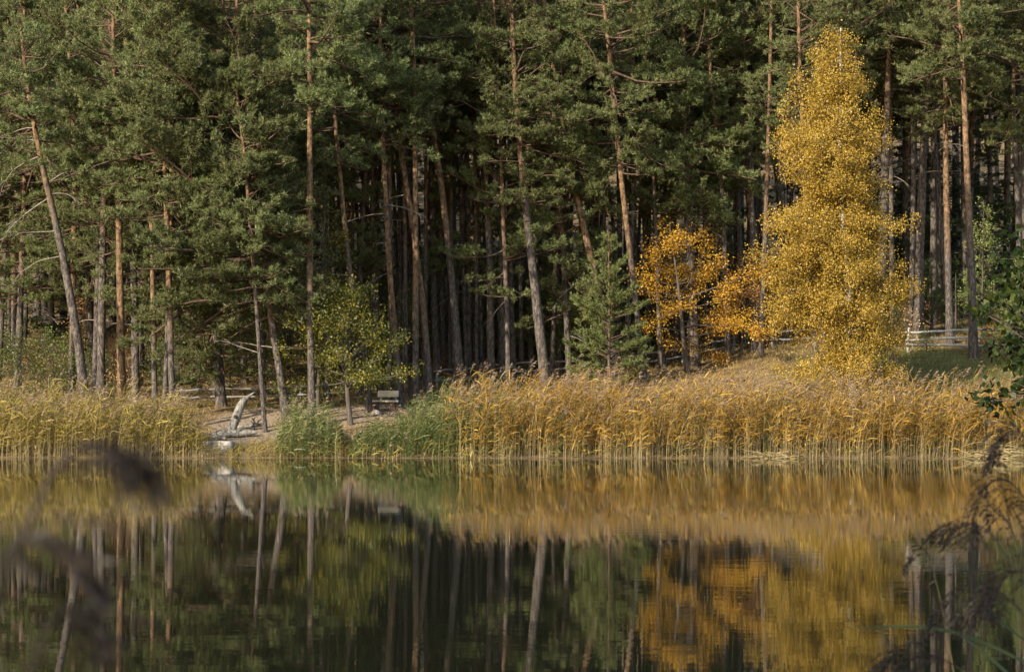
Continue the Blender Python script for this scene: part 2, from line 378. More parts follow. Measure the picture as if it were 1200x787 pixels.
xs = np.concatenate([np.linspace(-160, -34, 22)[:-1], np.linspace(-34, 34, 170), np.linspace(34, 160, 22)[1:]])
ys = np.concatenate([np.linspace(-15, 66, 50)[:-1], np.linspace(66, 122, 170), np.linspace(122, 270, 60)[1:]])
GX, GY = np.meshgrid(xs, ys, indexing='ij')
GZ = ground_z(GX.ravel(), GY.ravel()).reshape(GX.shape)
idx = np.arange(GX.size).reshape(GX.shape)
mb = MB()
mb.quads(np.stack([GX, GY, GZ], -1), np.stack([idx[:-1, :-1], idx[1:, :-1], idx[1:, 1:], idx[:-1, 1:]], -1).reshape(-1, 4))
ground = mb.build("ground", ground_mat(), smooth=True)
ground["kind"] = "structure"
ground["label"] = "wooded lake bank rising from sandy beach to brown forest hillside"
def blob(x, y, cx, cy, rx, ry): return np.exp(-(((x - cx) / rx) ** 2 + ((y - cy) / ry) ** 2))
def sand_mask(x, y):
    return np.clip(1.5 * blob(x, y, -9.3, 80, 2.4, 5) + 1.5 * blob(x, y, -6.0, 82, 3.4, 2.3) + 1.1 * blob(x, y, -5.0, 84.5, 1.6, 1.4), 0, 1)
def green_mask(x, y):
    return np.clip(1.5 * blob(x, y, 17, 86, 5.0, 5) + .8 * blob(x, y, -11.5, 85.8, 3, .9) + .55 * blob(x, y, -7, 86, 4, 1.2), 0, 1) * (1 - sand_mask(x, y))
ca = ground.data.color_attributes.new("cover", 'FLOAT_COLOR', 'POINT')
xx, yy = GX.ravel(), GY.ravel()
ca.data.foreach_set("color", np.stack([sand_mask(xx, yy), green_mask(xx, yy), 0 * xx, 0 * xx + 1], -1).astype(np.float32).ravel())

mb = MB()
wx = np.linspace(-160, 160, 33); wy = np.linspace(-12, 76, 23)
WX, WY = np.meshgrid(wx, wy, indexing='ij'); wi = np.arange(WX.size).reshape(WX.shape)
mb.quads(np.stack([WX, WY, 0 * WX], -1), np.stack([wi[:-1, :-1], wi[1:, :-1], wi[1:, 1:], wi[:-1, 1:]], -1).reshape(-1, 4))
water = mb.build("water", water_mat())
water["kind"] = "structure"; water["label"] = "still dark lake water mirroring reeds and pines"

# ------------------------------------------------------------------ tree builders
UP = np.array([0, 0, 1.0])
def limb_paths(rng, P0, az, L, e0, e1, n=7, wander=.16):
    s = np.linspace(0, 1, n)[None]
    B = len(az)
    A = az[:, None] + np.cumsum(rng.normal(0, wander, (B, n)), 1)
    E = e0[:, None] + (e1 - e0)[:, None] * s + np.cumsum(rng.normal(0, wander * .7, (B, n)), 1)
    d = np.stack([np.cos(E) * np.cos(A), np.cos(E) * np.sin(A), np.sin(E)], -1)
    step = np.concatenate([np.zeros((B, 1, 3)), d[:, 1:] * (L / (n - 1))[:, None, None]], 1)
    return P0[:, None] + np.cumsum(step, 1)

def sub_paths(rng, limbs, L, per_m, smin, lenf, ang=(.6, 1.1), lift=(-.05, .35), curl=.1, lmin=.25, lmax=1.6):
    cnt = np.maximum(2, np.round(L * per_m * rng.uniform(.8, 1.2, len(L)))).astype(int)
    idx = np.repeat(np.arange(len(L)), cnt)
    s = smin + (1 - smin) * rng.random(len(idx)) ** .85
    pos, T = interp_poly(limbs, idx, s)
    side = norm(np.cross(T, UP)) * rng.choice([-1, 1], len(idx))[:, None]
    a = rng.uniform(*ang, len(idx))[:, None]
    d = norm(np.cos(a) * T + np.sin(a) * side + UP * rng.uniform(*lift, len(idx))[:, None])
    ln = np.clip(L[idx] * lenf * (1.25 - s * .85) * rng.uniform(.6, 1.25, len(idx)), lmin, lmax)
    t = np.linspace(0, 1, 4)
    P = pos[:, None] + d[:, None] * (ln[:, None] * t)[..., None]
    P[..., 2] += curl * ln[:, None] * t ** 2
    P[:, 1:] += rng.normal(0, .04, P[:, 1:].shape) * ln[:, None, None]
    return P, ln

def foliage_points(rng, subs, ln, spacing, jitter, smin=.2):
    cnt = np.maximum(1, np.ceil(ln / spacing)).astype(int)
    idx = np.repeat(np.arange(len(ln)), cnt)
    pos, T = interp_poly(subs, idx, smin + (1 - smin) * rng.random(len(idx)))
    return pos + rng.normal(0, jitter, pos.shape), T

def tuft(mb, rng, pos, T, k, ln, w, spread=.75, up=.3, m=1):
    n = len(pos)
    P = np.repeat(pos, k, 0); D = np.repeat(T, k, 0) * .7 + rng.normal(0, spread, (n * k, 3)) + UP * up
    blade_tris(mb, P, D, ln * rng.uniform(.7, 1.25, n * k), w, rng, m)

def trunk_mesh(rng, path, r0, r1, sides=10, flare=1.35, rough=.06):
    """path (N,3) local; returns MB with one continuous trunk"""
    n = len(path); t = np.linspace(0, 1, n)
    R = r0 + (r1 - r0) * t ** 1.15
    R[0] *= flare
    R[1] *= 1 + (flare - 1) * .25
    v, q = tubes(path, R, sides)
    c = np.repeat(path, sides, 0)
    v = c + (v - c) * (1 + rng.normal(0, rough, (len(v), 1)))
    mb = MB(); mb.quads(v, q)
    return mb

def smooth_path(pts, n):
    pts = np.asarray(pts, float)
    d = np.concatenate([[0], np.cumsum(np.linalg.norm(np.diff(pts, axis=0), axis=1))])
    u = np.linspace(0, d[-1], n)
    P = np.stack([np.interp(u, d, pts[:, k]) for k in range(3)], 1)
    for _ in range(2):
        P[1:-1] = (P[:-2] + 2 * P[1:-1] + P[2:]) / 4
    return P

def at_z(path, z):
    return np.stack([np.interp(z, path[:, 2], path[:, 0]), np.interp(z, path[:, 2], path[:, 1]), z], -1)

def pine_crown(rng, path, zb, R, detail=1.0, gap=.3, needles='needles', bias=None, top_round=.55, limb_r=.05):
    zt = path[-1, 2]
    H = zt - zb
    nw = max(5, int(H / .42))
    z0, az = [], []
    for k in range(nw):
        for j in range(rng.integers(4, 7)):
            if rng.random() > gap:
                z0.append(zb + H * (k + rng.uniform(-.5, .5)) / nw); az.append(rng.uniform(0, 2 * np.pi))
    ex = rng.random(len(z0) * 2 // 5)
    z0 = np.concatenate([np.array(z0), zb + H * ex]); short = np.arange(len(z0)) >= len(z0) - len(ex)
    az = np.concatenate([np.array(az), rng.uniform(0, 2 * np.pi, len(ex))]); z0 = np.clip(z0, zb, zt - .2)
    t = (z0 - zb) / H
    prof = np.interp(t, [0, .12, .4, .75, 1], [.7, 1, 1, top_round + .1, .2])
    L = R * prof * rng.uniform(.45, 1.15, len(t))
    if bias is not None:                              # longer limbs toward one side
        L *= 1 + bias[1] * np.cos(az - bias[0])
    L = np.where(short, np.minimum(L, rng.uniform(.5, 1.3, len(L))), L)
    L = np.maximum(L, .35)
    e0 = np.radians(-12 + 55 * t ** 1.3 + rng.normal(0, 12, len(t)))
    e1 = e0 + np.radians(rng.uniform(-14, 26, len(t)))
    limbs = limb_paths(rng, at_z(path, z0), az, L, e0, e1, 7, .2)
    mb = MB()
    v, q = tubes(limbs, (limb_r * (L / 3.0 + .15))[:, None] * np.linspace(1, .25, 7)[None], 4)
    mb.quads(v, q, 0)
    subs, ln = sub_paths(rng, limbs, L, 2.6, .22, .42, (.4, 1.1), (-.05, .45), .15, .35, 1.7)
    v, q = tubes(subs, np.full(len(ln), .014)[:, None] * np.linspace(1, .4, 4)[None], 3)
    mb.quads(v, q, 0)
    tw, tl = sub_paths(rng, subs, ln, 9.0 * detail, .2, .45, (.3, 1.1), (-.1, .6), .2, .16, .6)
    pos, T = foliage_points(rng, tw, tl, .085 / detail, .04)
    tuft(mb, rng, pos, T, 8, .165 / detail ** .5, .036 / detail ** .6, up=.4)
    return mb, needles

def dead_branch(rng, base, az, L, e0, r=.03, e1=None):
    mb = MB()
    p = limb_paths(rng, np.array([base]), np.array([az]), np.array([L]), np.array([e0]), np.array([e0 - .5 if e1 is None else e1]), 9, .15)
    tube(mb, p[0], r * np.linspace(1, .22, 9), 5, 0)
    subs, ln = sub_paths(rng, p, np.array([L]), 3.4, .3, .34, (.5, 1.2), (-.5, .3), -.12, .2, 1.1)
    v, q = tubes(subs, np.full(len(ln), r * .38)[:, None] * np.linspace(1, .35, 4)[None], 3)
    mb.quads(v, q, 0)
    s2, l2 = sub_paths(rng, subs, ln, 3.0, .3, .4, (.5, 1.2), (-.5, .3), -.1, .12, .5)
    v, q = tubes(s2, np.full(len(l2), r * .22)[:, None] * np.linspace(1, .4, 4)[None], 3)
    mb.quads(v, q, 0)
    return mb

FRONT = []
def pine(pts, D, w, crown_y, R, label, H=None, flake=4.0, gap=.32, dead=None, seed=0, bias=None, detail=1.0, lean_y=0.0, group=None, deadr=(1.2, 2.4)):
    """pts: trunk points in photo pixels, lowest first; D metres away; w trunk width in pixels; crown_y the pixel row where foliage starts"""
    rng = np.random.default_rng(1000 + seed)
    P = [px(x, y, D) for x, y in pts]
    bx = P[0][0]; z0 = gz(bx, D) - .15
    P[0][2] = z0
    if len(P) > 1 and P[1][2] < z0 + .6: P.pop(1)
    H = H or rng.uniform(19, 23)
    top = P[-1]; d = top - P[-2]; d = d / np.linalg.norm(d)
    rem = H - (top[2] - z0)
    cur = top.copy()
    while rem > .5:                                   # carry the trunk on above the last measured point, straightening up
        d = norm(d * .8 + UP * .2 + rng.normal(0, .025, 3)); st = min(2.0, rem); cur = cur + d * st; P.append(cur.copy()); rem -= st
    P = np.array(P) - np.array([bx, D, z0])
    P[:, 1] += lean_y * P[:, 2]
    path = smooth_path(P, 22)
    path = path[np.argsort(path[:, 2])]
    root = empty("pine_tree", (bx, D, z0), label, "pine tree", group or "pines along the front edge of the forest")
    r0 = w * D / F / 2
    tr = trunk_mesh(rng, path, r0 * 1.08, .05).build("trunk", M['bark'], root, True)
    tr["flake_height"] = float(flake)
    zb = CAMZ - (crown_y + 22 - HY) * D / F - z0
    zb = min(zb, H - 3)
    mbc, nd = pine_crown(rng, path, zb, R * 1.12, detail, gap, bias=bias)
    mbc.build("crown", [M['limb'], M[nd]], root)
    for k in range(rng.integers(0, 3) if dead is None else dead):
        z = zb * rng.uniform(.45, 1.0) if zb > 2 else zb + rng.uniform(0, 2)
        b = at_z(path, np.array([z]))[0]
        dead_branch(rng, b, rng.uniform(0, 2 * np.pi) if k else rng.choice([0.2, 3.0]), rng.uniform(*deadr), rng.uniform(-.3, .3), .028).build("dead_branch", M['deadwood'], root)
    FRONT.append((bx, D))
    return root, path

def broadleaf(name, label, cat, loc, path, r0, r1, z0r, nl, prof, elev, leafm, barkm, leaf, dens, rng, group=None, per_m=4.0, lenf=.38, jitter=.10, k=5, hang=.25, curl=-.05, gap_az=None, sides=8, e1off=(-.1, .5), smin=.25, lmax=1.4, twigm=None, bias=None):
    root = empty(name, loc, label, cat, group)
    path = np.asarray(path, float)
    trunk_mesh(rng, smooth_path(path, 16), r0, r1, sides, 1.3, .05).build("trunk", barkm, root, True)
    z = z0r[0] + (z0r[1] - z0r[0]) * rng.random(nl) ** .9
    t = (z - z0r[0]) / (z0r[1] - z0r[0])
    az = rng.uniform(0, 2 * np.pi, nl) + 0
    L = np.interp(t, [p[0] for p in prof], [p[1] for p in prof]) * rng.uniform(.45, 1.13, nl)
    if bias: L *= 1 + bias[1] * np.cos(az - bias[0])
    e0 = np.radians(np.interp(t, [0, 1], elev) + rng.normal(0, 10, nl))
    e1 = e0 + rng.uniform(*e1off, nl)
    limbs = limb_paths(rng, at_z(smooth_path(path, 16), z), az, L, e0, e1, 7, .14)
    mb = MB()
    v, q = tubes(limbs, (r0 * .28 * (L / max(L.max(), .1)) + .006)[:, None] * np.linspace(1, .2, 7)[None], 4); mb.quads(v, q, 0)
    subs, ln = sub_paths(rng, limbs, L, per_m, smin, lenf, (.4, 1.2), (-.25, .4), curl, .2, lmax)
    v, q = tubes(subs, np.full(len(ln), .007)[:, None] * np.linspace(1, .4, 4)[None], 3); mb.quads(v, q, 0)
    pos, T = foliage_points(rng, subs, ln, .1 / dens, jitter, .15)
    P = np.repeat(pos, k, 0) + rng.normal(0, jitter * .7, (len(pos) * k, 3))
    Dn = rng.normal(0, 1, P.shape) * .8 - UP * hang
    leaf_quads(mb, P, Dn, leaf * rng.uniform(.7, 1.25, len(P)), leaf * .75, rng, 1)
    mb.build("crown", [twigm or barkm, leafm], root)
    return root

# ------------------------------------------------------------------ the front pines, measured from the photograph
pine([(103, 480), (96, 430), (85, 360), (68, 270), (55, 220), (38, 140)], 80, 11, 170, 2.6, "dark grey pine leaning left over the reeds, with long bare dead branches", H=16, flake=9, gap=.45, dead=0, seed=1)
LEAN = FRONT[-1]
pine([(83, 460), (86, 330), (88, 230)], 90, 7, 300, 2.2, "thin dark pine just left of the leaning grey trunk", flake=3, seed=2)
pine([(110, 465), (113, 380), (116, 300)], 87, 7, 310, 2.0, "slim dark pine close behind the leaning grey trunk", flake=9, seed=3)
pine([(118, 470), (119, 380), (121, 280)], 85, 10, 290, 2.4, "straight dark grey pine between the leaning trunk and the bright orange one", flake=8, seed=4)
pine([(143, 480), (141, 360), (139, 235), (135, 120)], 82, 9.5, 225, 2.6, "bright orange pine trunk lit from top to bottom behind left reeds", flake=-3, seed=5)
pine([(159, 470), (158, 370), (156, 250)], 85, 9, 350, 2.0, "dark shaded pine right of the bright orange trunk", flake=9, seed=6)
pine([(182, 480), (179, 330), (176, 195)], 81, 6, 210, 2.2, "slender straight pine with grey foot and orange upper trunk", flake=4, seed=7)
pine([(191, 495), (195, 420), (199, 330), (201, 220)], 79.5, 6, 260, 2.0, "slim pine leaning right, crossing behind the twin at the reed edge", flake=5, seed=8)
pine([(203, 495), (200, 400), (198, 330), (192, 150)], 79, 7.5, 250, 2.6, "pine with orange upper trunk at the right end of left reeds", flake=4.3, seed=9)
pine([(260, 477), (256, 430), (251, 330), (250, 190)], 85, 11, 415, 3.0, "thick pine on the grass behind the beach, low foliage hiding its trunk", flake=7, seed=10, gap=.25)
pine([(337, 500), (329, 440), (318, 375), (302, 232), (287, 130)], 80, 9, 350, 3.6, "pine leaning left over the beach with a broad low crown", flake=5, gap=.22, seed=11, bias=(math.pi * 1.05, .45))
pine([(311, 510), (305, 430), (300, 350), (292, 250)], 78, 5, 330, 2.2, "thin young pine right beside the bleached snag", H=14, flake=6, seed=12)
pine([(366, 505), (364, 400), (363, 330), (363, 60)], 79, 8.5, 110, 2.8, "tall straight pine with orange trunk rising from green reeds", flake=5.5, seed=13, gap=.4)
pine([(433, 480), (427, 400), (410, 328), (393, 145)], 83, 7, 170, 2.6, "pine left of the bench, leaning left up its height", flake=6, seed=14)
pine([(456, 462), (457, 390), (458, 300)], 87, 5.5, 150, 2.0, "thin dark trunk directly behind the bench", flake=9, seed=15)
pine([(469, 472), (463, 390), (457, 330), (452, 230), (447, 140)], 84.5, 7.5, 150, 2.6, "pine at the right end of the bench with orange upper trunk", flake=3, seed=16, gap=.45)
pine([(487, 468), (487, 400), (487, 250), (486, 80)], 85, 7.5, 95, 2.6, "straight pale lit pine second to the right of the bench", flake=4, seed=17, gap=.5)
pine([(505, 462), (499, 390), (492, 326), (480, 235), (466, 160)], 85.5, 8, 140, 2.6, "orange pine leaning left, next to the start of middle fence", flake=3.5, seed=18, gap=.5)
pine([(514, 445), (509, 360), (507, 250), (506, 130)], 93, 8, 140, 2.4, "dark pine above the first post of the middle fence", flake=7, seed=19, gap=.5)
pine([(523, 437), (518, 350), (516, 240), (512, 100)], 96, 7.5, 120, 2.4, "shaded pine standing behind the first rail of the middle fence", flake=6, seed=20, gap=.5)
pine([(541, 447), (536, 400), (531, 340), (518, 220), (505, 130)], 88, 9, 120, 2.8, "dark brown pine curving left in front of the middle fence", flake=7, seed=21, gap=.45)
pine([(530, 428), (527, 330), (524, 200), (524, 100)], 99, 6, 115, 2.2, "slim pine half hidden behind the curving brown trunk", flake=6, seed=22, gap=.5)
pine([(576, 447), (575, 390), (574, 300), (568, 170)], 89, 9, 200, 1.9, "leftmost of three thick dark pines clustered mid fence", flake=8, seed=23, gap=.55)
pine([(590, 447), (588, 390), (588, 300), (590, 180)], 90, 9, 110, 2.2, "middle one of three thick dark pines clustered mid fence", flake=8, seed=24, gap=.5)
pine([(601, 445), (599, 390), (597, 300), (600, 180)], 91, 9, 130, 2.2, "rightmost of three thick dark pines clustered mid fence", flake=7, seed=25, gap=.5)
pine([(641, 452), (634, 400), (627, 340), (616, 240), (606, 140)], 86, 11.5, 215, 2.4, "thick dark brown pine leaning left alone before the middle fence", flake=9, gap=.5, seed=26)
pine([(646, 425), (640, 370), (634, 310), (628, 200)], 97, 7, 150, 2.0, "slimmer pine right behind the thick leaning brown one", flake=7, seed=27, gap=.5)
pine([(728, 450), (711, 385), (690, 290), (675, 230), (656, 130)], 88, 9, 235, 3.0, "orange brown pine leaning left out of the young pine", flake=4, gap=.42, seed=28, bias=(math.pi, .35))
pine([(755, 447), (747, 370), (735, 270), (722, 155)], 87, 7, 180, 2.8, "leaning pine at fence posts right of the young pine", flake=5, seed=29, gap=.48)
pine([(777, 432), (772, 360), (766, 220)], 93, 6.5, 230, 2.6, "slim pine under the left side of the orange tree", flake=7, seed=30)
pine([(791, 424), (792, 360), (788, 200)], 96, 8, 215, 2.8, "pine behind the hanging orange twig by the fence end", flake=7, seed=31)
pine([(815, 430), (813, 370), (806, 260), (800, 120)], 92, 10, 230, 3.0, "thick dark pine standing in the middle of the orange crown", flake=8, seed=32)
pine([(872, 415), (868, 340), (864, 220), (860, 130)], 97, 8, 165, 2.8, "grey straight pine just right of the orange tree", flake=8, seed=33)
pine([(892, 418), (888, 330), (878, 230), (870, 160)], 95, 10, 200, 2.6, "thick reddish pine between orange tree and yellow birch", flake=5, seed=34)
pine([(930, 415), (915, 250), (903, 135), (884, 0)], 98, 8, 90, 2.8, "pine whose orange top leans left above the yellow birch", flake=8, seed=35)
pine([(957, 425), (952, 350), (945, 250)], 88, 7, 150, 2.2, "pine with pale foot half hidden by the birch's lower leaves", flake=6, seed=36)
pine([(1030, 405), (1035, 250), (1041, 100)], 95, 12, 60, 2.6, "thick dark pine just right of the yellow birch", flake=11, seed=37)
pine([(1046, 405), (1044, 200), (1042, 60)], 99, 6, 90, 2.4, "slim pine with orange top behind the birch's right edge", flake=9, seed=38)
pine([(1068, 400), (1070, 240), (1070, 100)], 98, 6.5, 80, 2.4, "thin dark pine at left end of the pale rail fence", flake=13, seed=39)
pine([(1075, 395), (1078, 290), (1082, 180), (1087, 60)], 97, 11, 70, 2.8, "thickest grey pine right of the birch, curving slightly right", flake=14, seed=40)
pine([(1112, 390), (1104, 290), (1096, 180), (1091, 90)], 99, 7, 90, 2.4, "brown pine leaning left behind the pale rail fence", flake=12, seed=41)
pine([(1141, 424), (1139, 330), (1132, 170), (1127, 40)], 88, 9.5, 70, 3.0, "lone pine with bright orange upper trunk at the fence's right end", flake=6, seed=42)
pine([(1198, 400), (1192, 230), (1188, 130), (1186, 0)], 98, 6.5, 60, 2.6, "slender grey pine near the right edge behind dark shrub", flake=11, seed=43)
pine([(20, 470), (24, 350), (30, 200)], 92, 8, 330, 3.0, "pine at far left almost buried in hanging green foliage", flake=6, seed=44, gap=.2)
pine([(232, 470), (234, 380), (238, 240)], 92, 8, 330, 2.8, "shaded pine behind the beach grass, left of the thick one", flake=6, seed=45, gap=.25)
pine([(287, 465), (284, 380), (280, 250)], 95, 7, 320, 2.6, "shaded pine behind the left fence above the snag", flake=6, seed=46, gap=.25)
pine([(384, 470), (383, 380), (380, 200)], 90, 7, 200, 2.6, "shaded pine behind the small yellow green tree", flake=6, seed=47)
pine([(412, 465), (410, 380), (414, 200)], 93, 6, 190, 2.4, "slim shaded pine behind the round green tree's crown", flake=6, seed=48)

for k_, (x0_, y0_, x1_, D_, w_) in enumerate([(441, 460, 436, 90, 4), (477, 455, 473, 89, 5), (497, 450, 499, 91, 5), (534, 440, 528, 92, 5.5), (551, 438, 548, 93, 5), (559, 440, 556, 91, 4.5), (566, 442, 560, 94, 5),
        (612, 440, 608, 93, 5), (622, 436, 622, 96, 6), (657, 432, 650, 95, 5), (668, 428, 664, 97, 5), (689, 428, 694, 96, 5.5), (703, 430, 700, 98, 4.5), (762, 428, 752, 95, 5), (783, 425, 780, 98, 5), (828, 420, 826, 97, 5.5), (846, 416, 842, 99, 5)]):
    pine([(x0_, y0_), ((x0_ + x1_) / 2 + k_ % 3 - 1, 320), (x1_, 180)], D_, w_, 125, 1.5, "thin pine trunk in the crowded dark rows behind the middle fence" if x0_ < 690 else "thin pine trunk in the shade behind the orange tree",
         flake=5 + k_ % 4, gap=.6, dead=k_ % 2, seed=500 + k_, group="thin pines crowded in the middle stand", deadr=(.5, 1.2))

pine([(596, 446), (594, 360), (590, 260), (586, 150)], 87.5, 6, 325, 2.3, "pine with low green pads beside the thick clustered pines mid fence", flake=6, gap=.55, dead=1, seed=601, H=17)
pine([(668, 444), (664, 370), (658, 270), (650, 170)], 89, 7, 345, 2.6, "low branched pine between the thick leaning trunk and the young pine", flake=6, gap=.45, dead=2, seed=602, H=17)
pine([(548, 446), (545, 360), (541, 260)], 93, 6, 300, 2.0, "pine with hanging green boughs right of the curving brown pine", flake=7, gap=.55, dead=1, seed=603, H=16)
pine([(420, 468), (420, 380), (424, 280)], 90, 6, 300, 2.2, "low branched pine in the shade behind the round green tree", flake=7, gap=.5, dead=1, seed=604, H=16)
# the long bare branches of the leaning grey pine
lean_root = [o for o in bpy.data.objects if o.get("label", "").startswith("dark grey pine leaning left")][0]
rng = np.random.default_rng(5)
for (x, y, az, L, e0, e1) in [(40, 150, 3.2, 2.6, -.1, -.7), (44, 165, 3.0, 2.6, .1, -.9), (47, 183, 3.3, 2.4, -.4, -1.2), (52, 215, 0.3, 1.6, .5, .1),
                              (57, 232, 3.1, 3.0, -.5, -1.2), (58, 228, 0.1, 1.4, .2, -.9), (66, 270, 3.3, 1.8, -.2, -.3), (72, 300, 3.0, 2.4, -.4, -.9)]:
    b = px(x, y, 80) - np.array(lean_root.location)
    dead_branch(rng, b, az, L, e0, .032, e1).build("dead_branch", M['deadwood'], lean_root)

# ------------------------------------------------------------------ forest behind: a few built once, then copied
def proto_pine(seed, H, frac, R, gap, flake):
    rng = np.random.default_rng(seed)
    w = np.array([[0, 0, 0], [rng.normal(0, .2), rng.normal(0, .2), H * .4], [rng.normal(0, .5), rng.normal(0, .5), H * .75], [rng.normal(0, .6), rng.normal(0, .6), H]])
    path = smooth_path(w, 14)
    root = empty("pine_tree", (0, 0, -200), "", "pine tree")
    tr = trunk_mesh(rng, path, .12 if R < 2 else .18, .05, 8).build("trunk", M['bark'], root, True); tr["flake_height"] = float(flake)
    mbc, nd = pine_crown(rng, path, H * frac, R, .72, gap)
    mbc.build("crown", [M['limb'], M[nd]], root)
    return root
PROTO = {'low': [proto_pine(11, 21, .30, 3.0, .30, 6), proto_pine(12, 20, .34, 2.8, .35, 4), proto_pine(13, 22, .38, 3.2, .3, 7)],
         'mid': [proto_pine(14, 22, .48, 2.9, .32, 7), proto_pine(15, 21, .52, 2.7, .35, 5), proto_pine(16, 23, .46, 3.0, .35, 8)],
         'slim': [proto_pine(21, 20, .62, 1.7, .5, 8), proto_pine(22, 21, .68, 1.5, .5, 6), proto_pine(23, 19, .58, 1.8, .5, 10)],
         'high': [proto_pine(17, 23, .64, 2.6, .35, 9), proto_pine(18, 22, .60, 2.8, .38, 7), proto_pine(19, 24, .66, 2.5, .35, 12)]}
rng = np.random.default_rng(77)
taken = list(FRONT)
placed = []
used = set()
def try_place(n, y0, y1, gapd, margin, u0=None, u1=None):
    for _ in range(n):
        y = rng.uniform(y0, y1); hw = .252 * y + margin
        x = rng.uniform(-hw, hw) if u0 is None else (rng.uniform(u0, u1) - CX) * y / F
        if all((x - a) ** 2 + (y - b) ** 2 > gapd ** 2 for a, b in taken):
            taken.append((x, y)); placed.append((x, y))
try_place(400, 91, 110, 1.35, 0, 385, 900)
slim = set(placed)
try_place(900, 91, 118, 2.5, 1.5)
for sx in (-1, 1):
    for _ in range(120):
        y = rng.uniform(90, 135); x = sx * (.252 * y + rng.uniform(1.5, 13))
        if all((x - a) ** 2 + (y - b) ** 2 > 16 for a, b in taken): taken.append((x, y)); placed.append((x, y))
try_place(900, 118, 150, 5.0, 1.5)
try_place(700, 150, 205, 7.2, 1.5)
placed.sort(key=lambda p: p[1])
for (x, y) in placed:
    u = CX + x * F / y
    if (x, y) in slim: kind = 'slim'
    elif y > 128: kind = ('low', 'mid')[rng.integers(0, 2)] if not 380 < u < 740 else ('mid', 'high', 'slim')[rng.integers(0, 3)]
    elif u < 400: kind = ('low', 'low', 'mid')[rng.integers(0, 3)]
    elif u < 650: kind = ('high', 'mid', 'slim')[rng.integers(0, 3)]
    elif u < 900: kind = ('mid', 'slim', 'high')[rng.integers(0, 3)]
    else: kind = ('high', 'high', 'mid')[rng.integers(0, 3)]
    p = PROTO[kind][rng.integers(0, 3)]
    if y > 128 and kind != 'slim': lab, grp = "pine far up the wooded hillside behind the front rows", "pines up the hillside"
    elif kind == "slim": lab, grp = ("thin pine trunk in the crowded dark rows behind the middle fence" if u < 650 else "thin pine trunk in the shade behind the orange tree"), "thin pines crowded in the middle stand"
    elif u < 400: lab, grp = "leafy pine in the dense forest behind the left reed bed", "pines in the forest on the left"
    elif u < 650: lab, grp = "bare trunked pine in the dark stand behind the middle fence", "pines in the dark middle stand"
    elif u < 900: lab, grp = "pine in the forest behind the orange tree", "pines in the forest behind the orange tree"
    else: lab, grp = "tall bare trunked pine in dark forest right of the birch", "pines in the dark forest on the right"
    loc = (x, y, gz(x, y) - .2); s = rng.uniform(.85, 1.15); sc = (s * rng.uniform(.85, 1.1),) * 2 + (s,)
    if p.name not in used:
        used.add(p.name); o = p
        o.location = loc; o.rotation_euler = (0, 0, rng.uniform(0, 6.28)); o.scale = sc; o["label"] = lab; o["group"] = grp
    else:
        copy_thing(p, loc, rng.uniform(0, 6.28), sc, lab, grp)

# spruces, dark, in the shade on the right and deep inside
def proto_spruce(seed, H, R):
    rng = np.random.default_rng(seed)
    path = smooth_path([[0, 0, 0], [0, 0, H * .5], [0, 0, H]], 10)
    root = empty("spruce_tree", (0, 0, -200), "", "spruce tree")
    trunk_mesh(rng, path, H * .012 + .03, .02, 7).build("trunk", M['dark_bark'], root, True)
    n = int(H * 9)
    t = rng.random(n) ** 1.25; z = H * (.07 + .91 * t)
    L = np.maximum(R * (1 - t) * rng.uniform(.75, 1.1, n), .2)
    limbs = limb_paths(rng, at_z(path, z), rng.uniform(0, 6.28, n), L, np.radians(rng.normal(2, 8, n) + 30 * t), np.radians(rng.normal(-8, 8, n)), 7, .06)
    mb = MB(); v, q = tubes(limbs, (.012 * L + .006)[:, None] * np.linspace(1, .3, 7)[None], 3); mb.quads(v, q, 0)
    subs, ln = sub_paths(rng, limbs, L, 6.5, .15, .28, (.7, 1.2), (-.3, .05), -.25, .15, .8)
    pos, T = foliage_points(rng, subs, ln, .07, .03)
    tuft(mb, rng, pos, T, 5, .12, .03, .55, .0)
    mb.build("crown", [M['dark_bark'], M['spruce']], root)
    return root
SP = [proto_spruce(31, 11, 2.3), proto_spruce(32, 8, 1.9), proto_spruce(33, 5, 1.5)]
spots = [(1100, 106, 0, 1.2), (1160, 104, 0, 1.3), (1195, 101, 0, 1.1), (1060, 112, 0, 1.3), (1130, 116, 0, 1.5), (1010, 112, 0, 1.3), (1180, 112, 0, 1.5), (1085, 120, 0, 1.7),
         (1120, 97, 2, .62), (880, 116, 0, 1.2), (830, 118, 0, 1.3), (760, 118, 1, 1.4), (690, 120, 1, 1.3), (640, 122, 0, 1.3), (560, 124, 0, 1.2), (520, 126, 0, 1.3), (470, 120, 0, 1.2), (430, 116, 0, 1.2), (390, 112, 1, 1.2),
         (345, 112, 0, 1.1), (150, 108, 1, 1.2), (60, 106, 0, 1.1), (205, 110, 1, 1.3), (10, 100, 1, 1.1), (300, 104, 2, 1.1), (1040, 120, 0, 1.4), (960, 118, 0, 1.4), (600, 128, 0, 1.4)]
done = set()
for (u, y, k, s) in spots:
    x = (u - CX) * y / F; loc = (x, y, gz(x, y) - .1)
    lab = ("tall dark spruce in the shade behind the pale rail fence" if u > 1050 and k == 0 else "small bushy spruce right behind the pale rail fence" if u == 1120 else
           "dark spruce filling the shade deep behind the middle pines" if u > 360 else "dark spruce in the undergrowth behind the left reed bed")
    grp = "dark spruces in the forest shade"
    if k not in done:
        done.add(k); o = SP[k]; o.location = loc; o.scale = (s, s, s); o["label"] = lab; o["group"] = grp
    else:
        copy_thing(SP[k], loc, rng.uniform(0, 6.28), s, lab, grp)

# ------------------------------------------------------------------ single trees and shrubs
def base(u, D): 
    x = (u - CX) * D / F; return np.array([x, D, gz(x, D) - .08])
rng = np.random.default_rng(201)
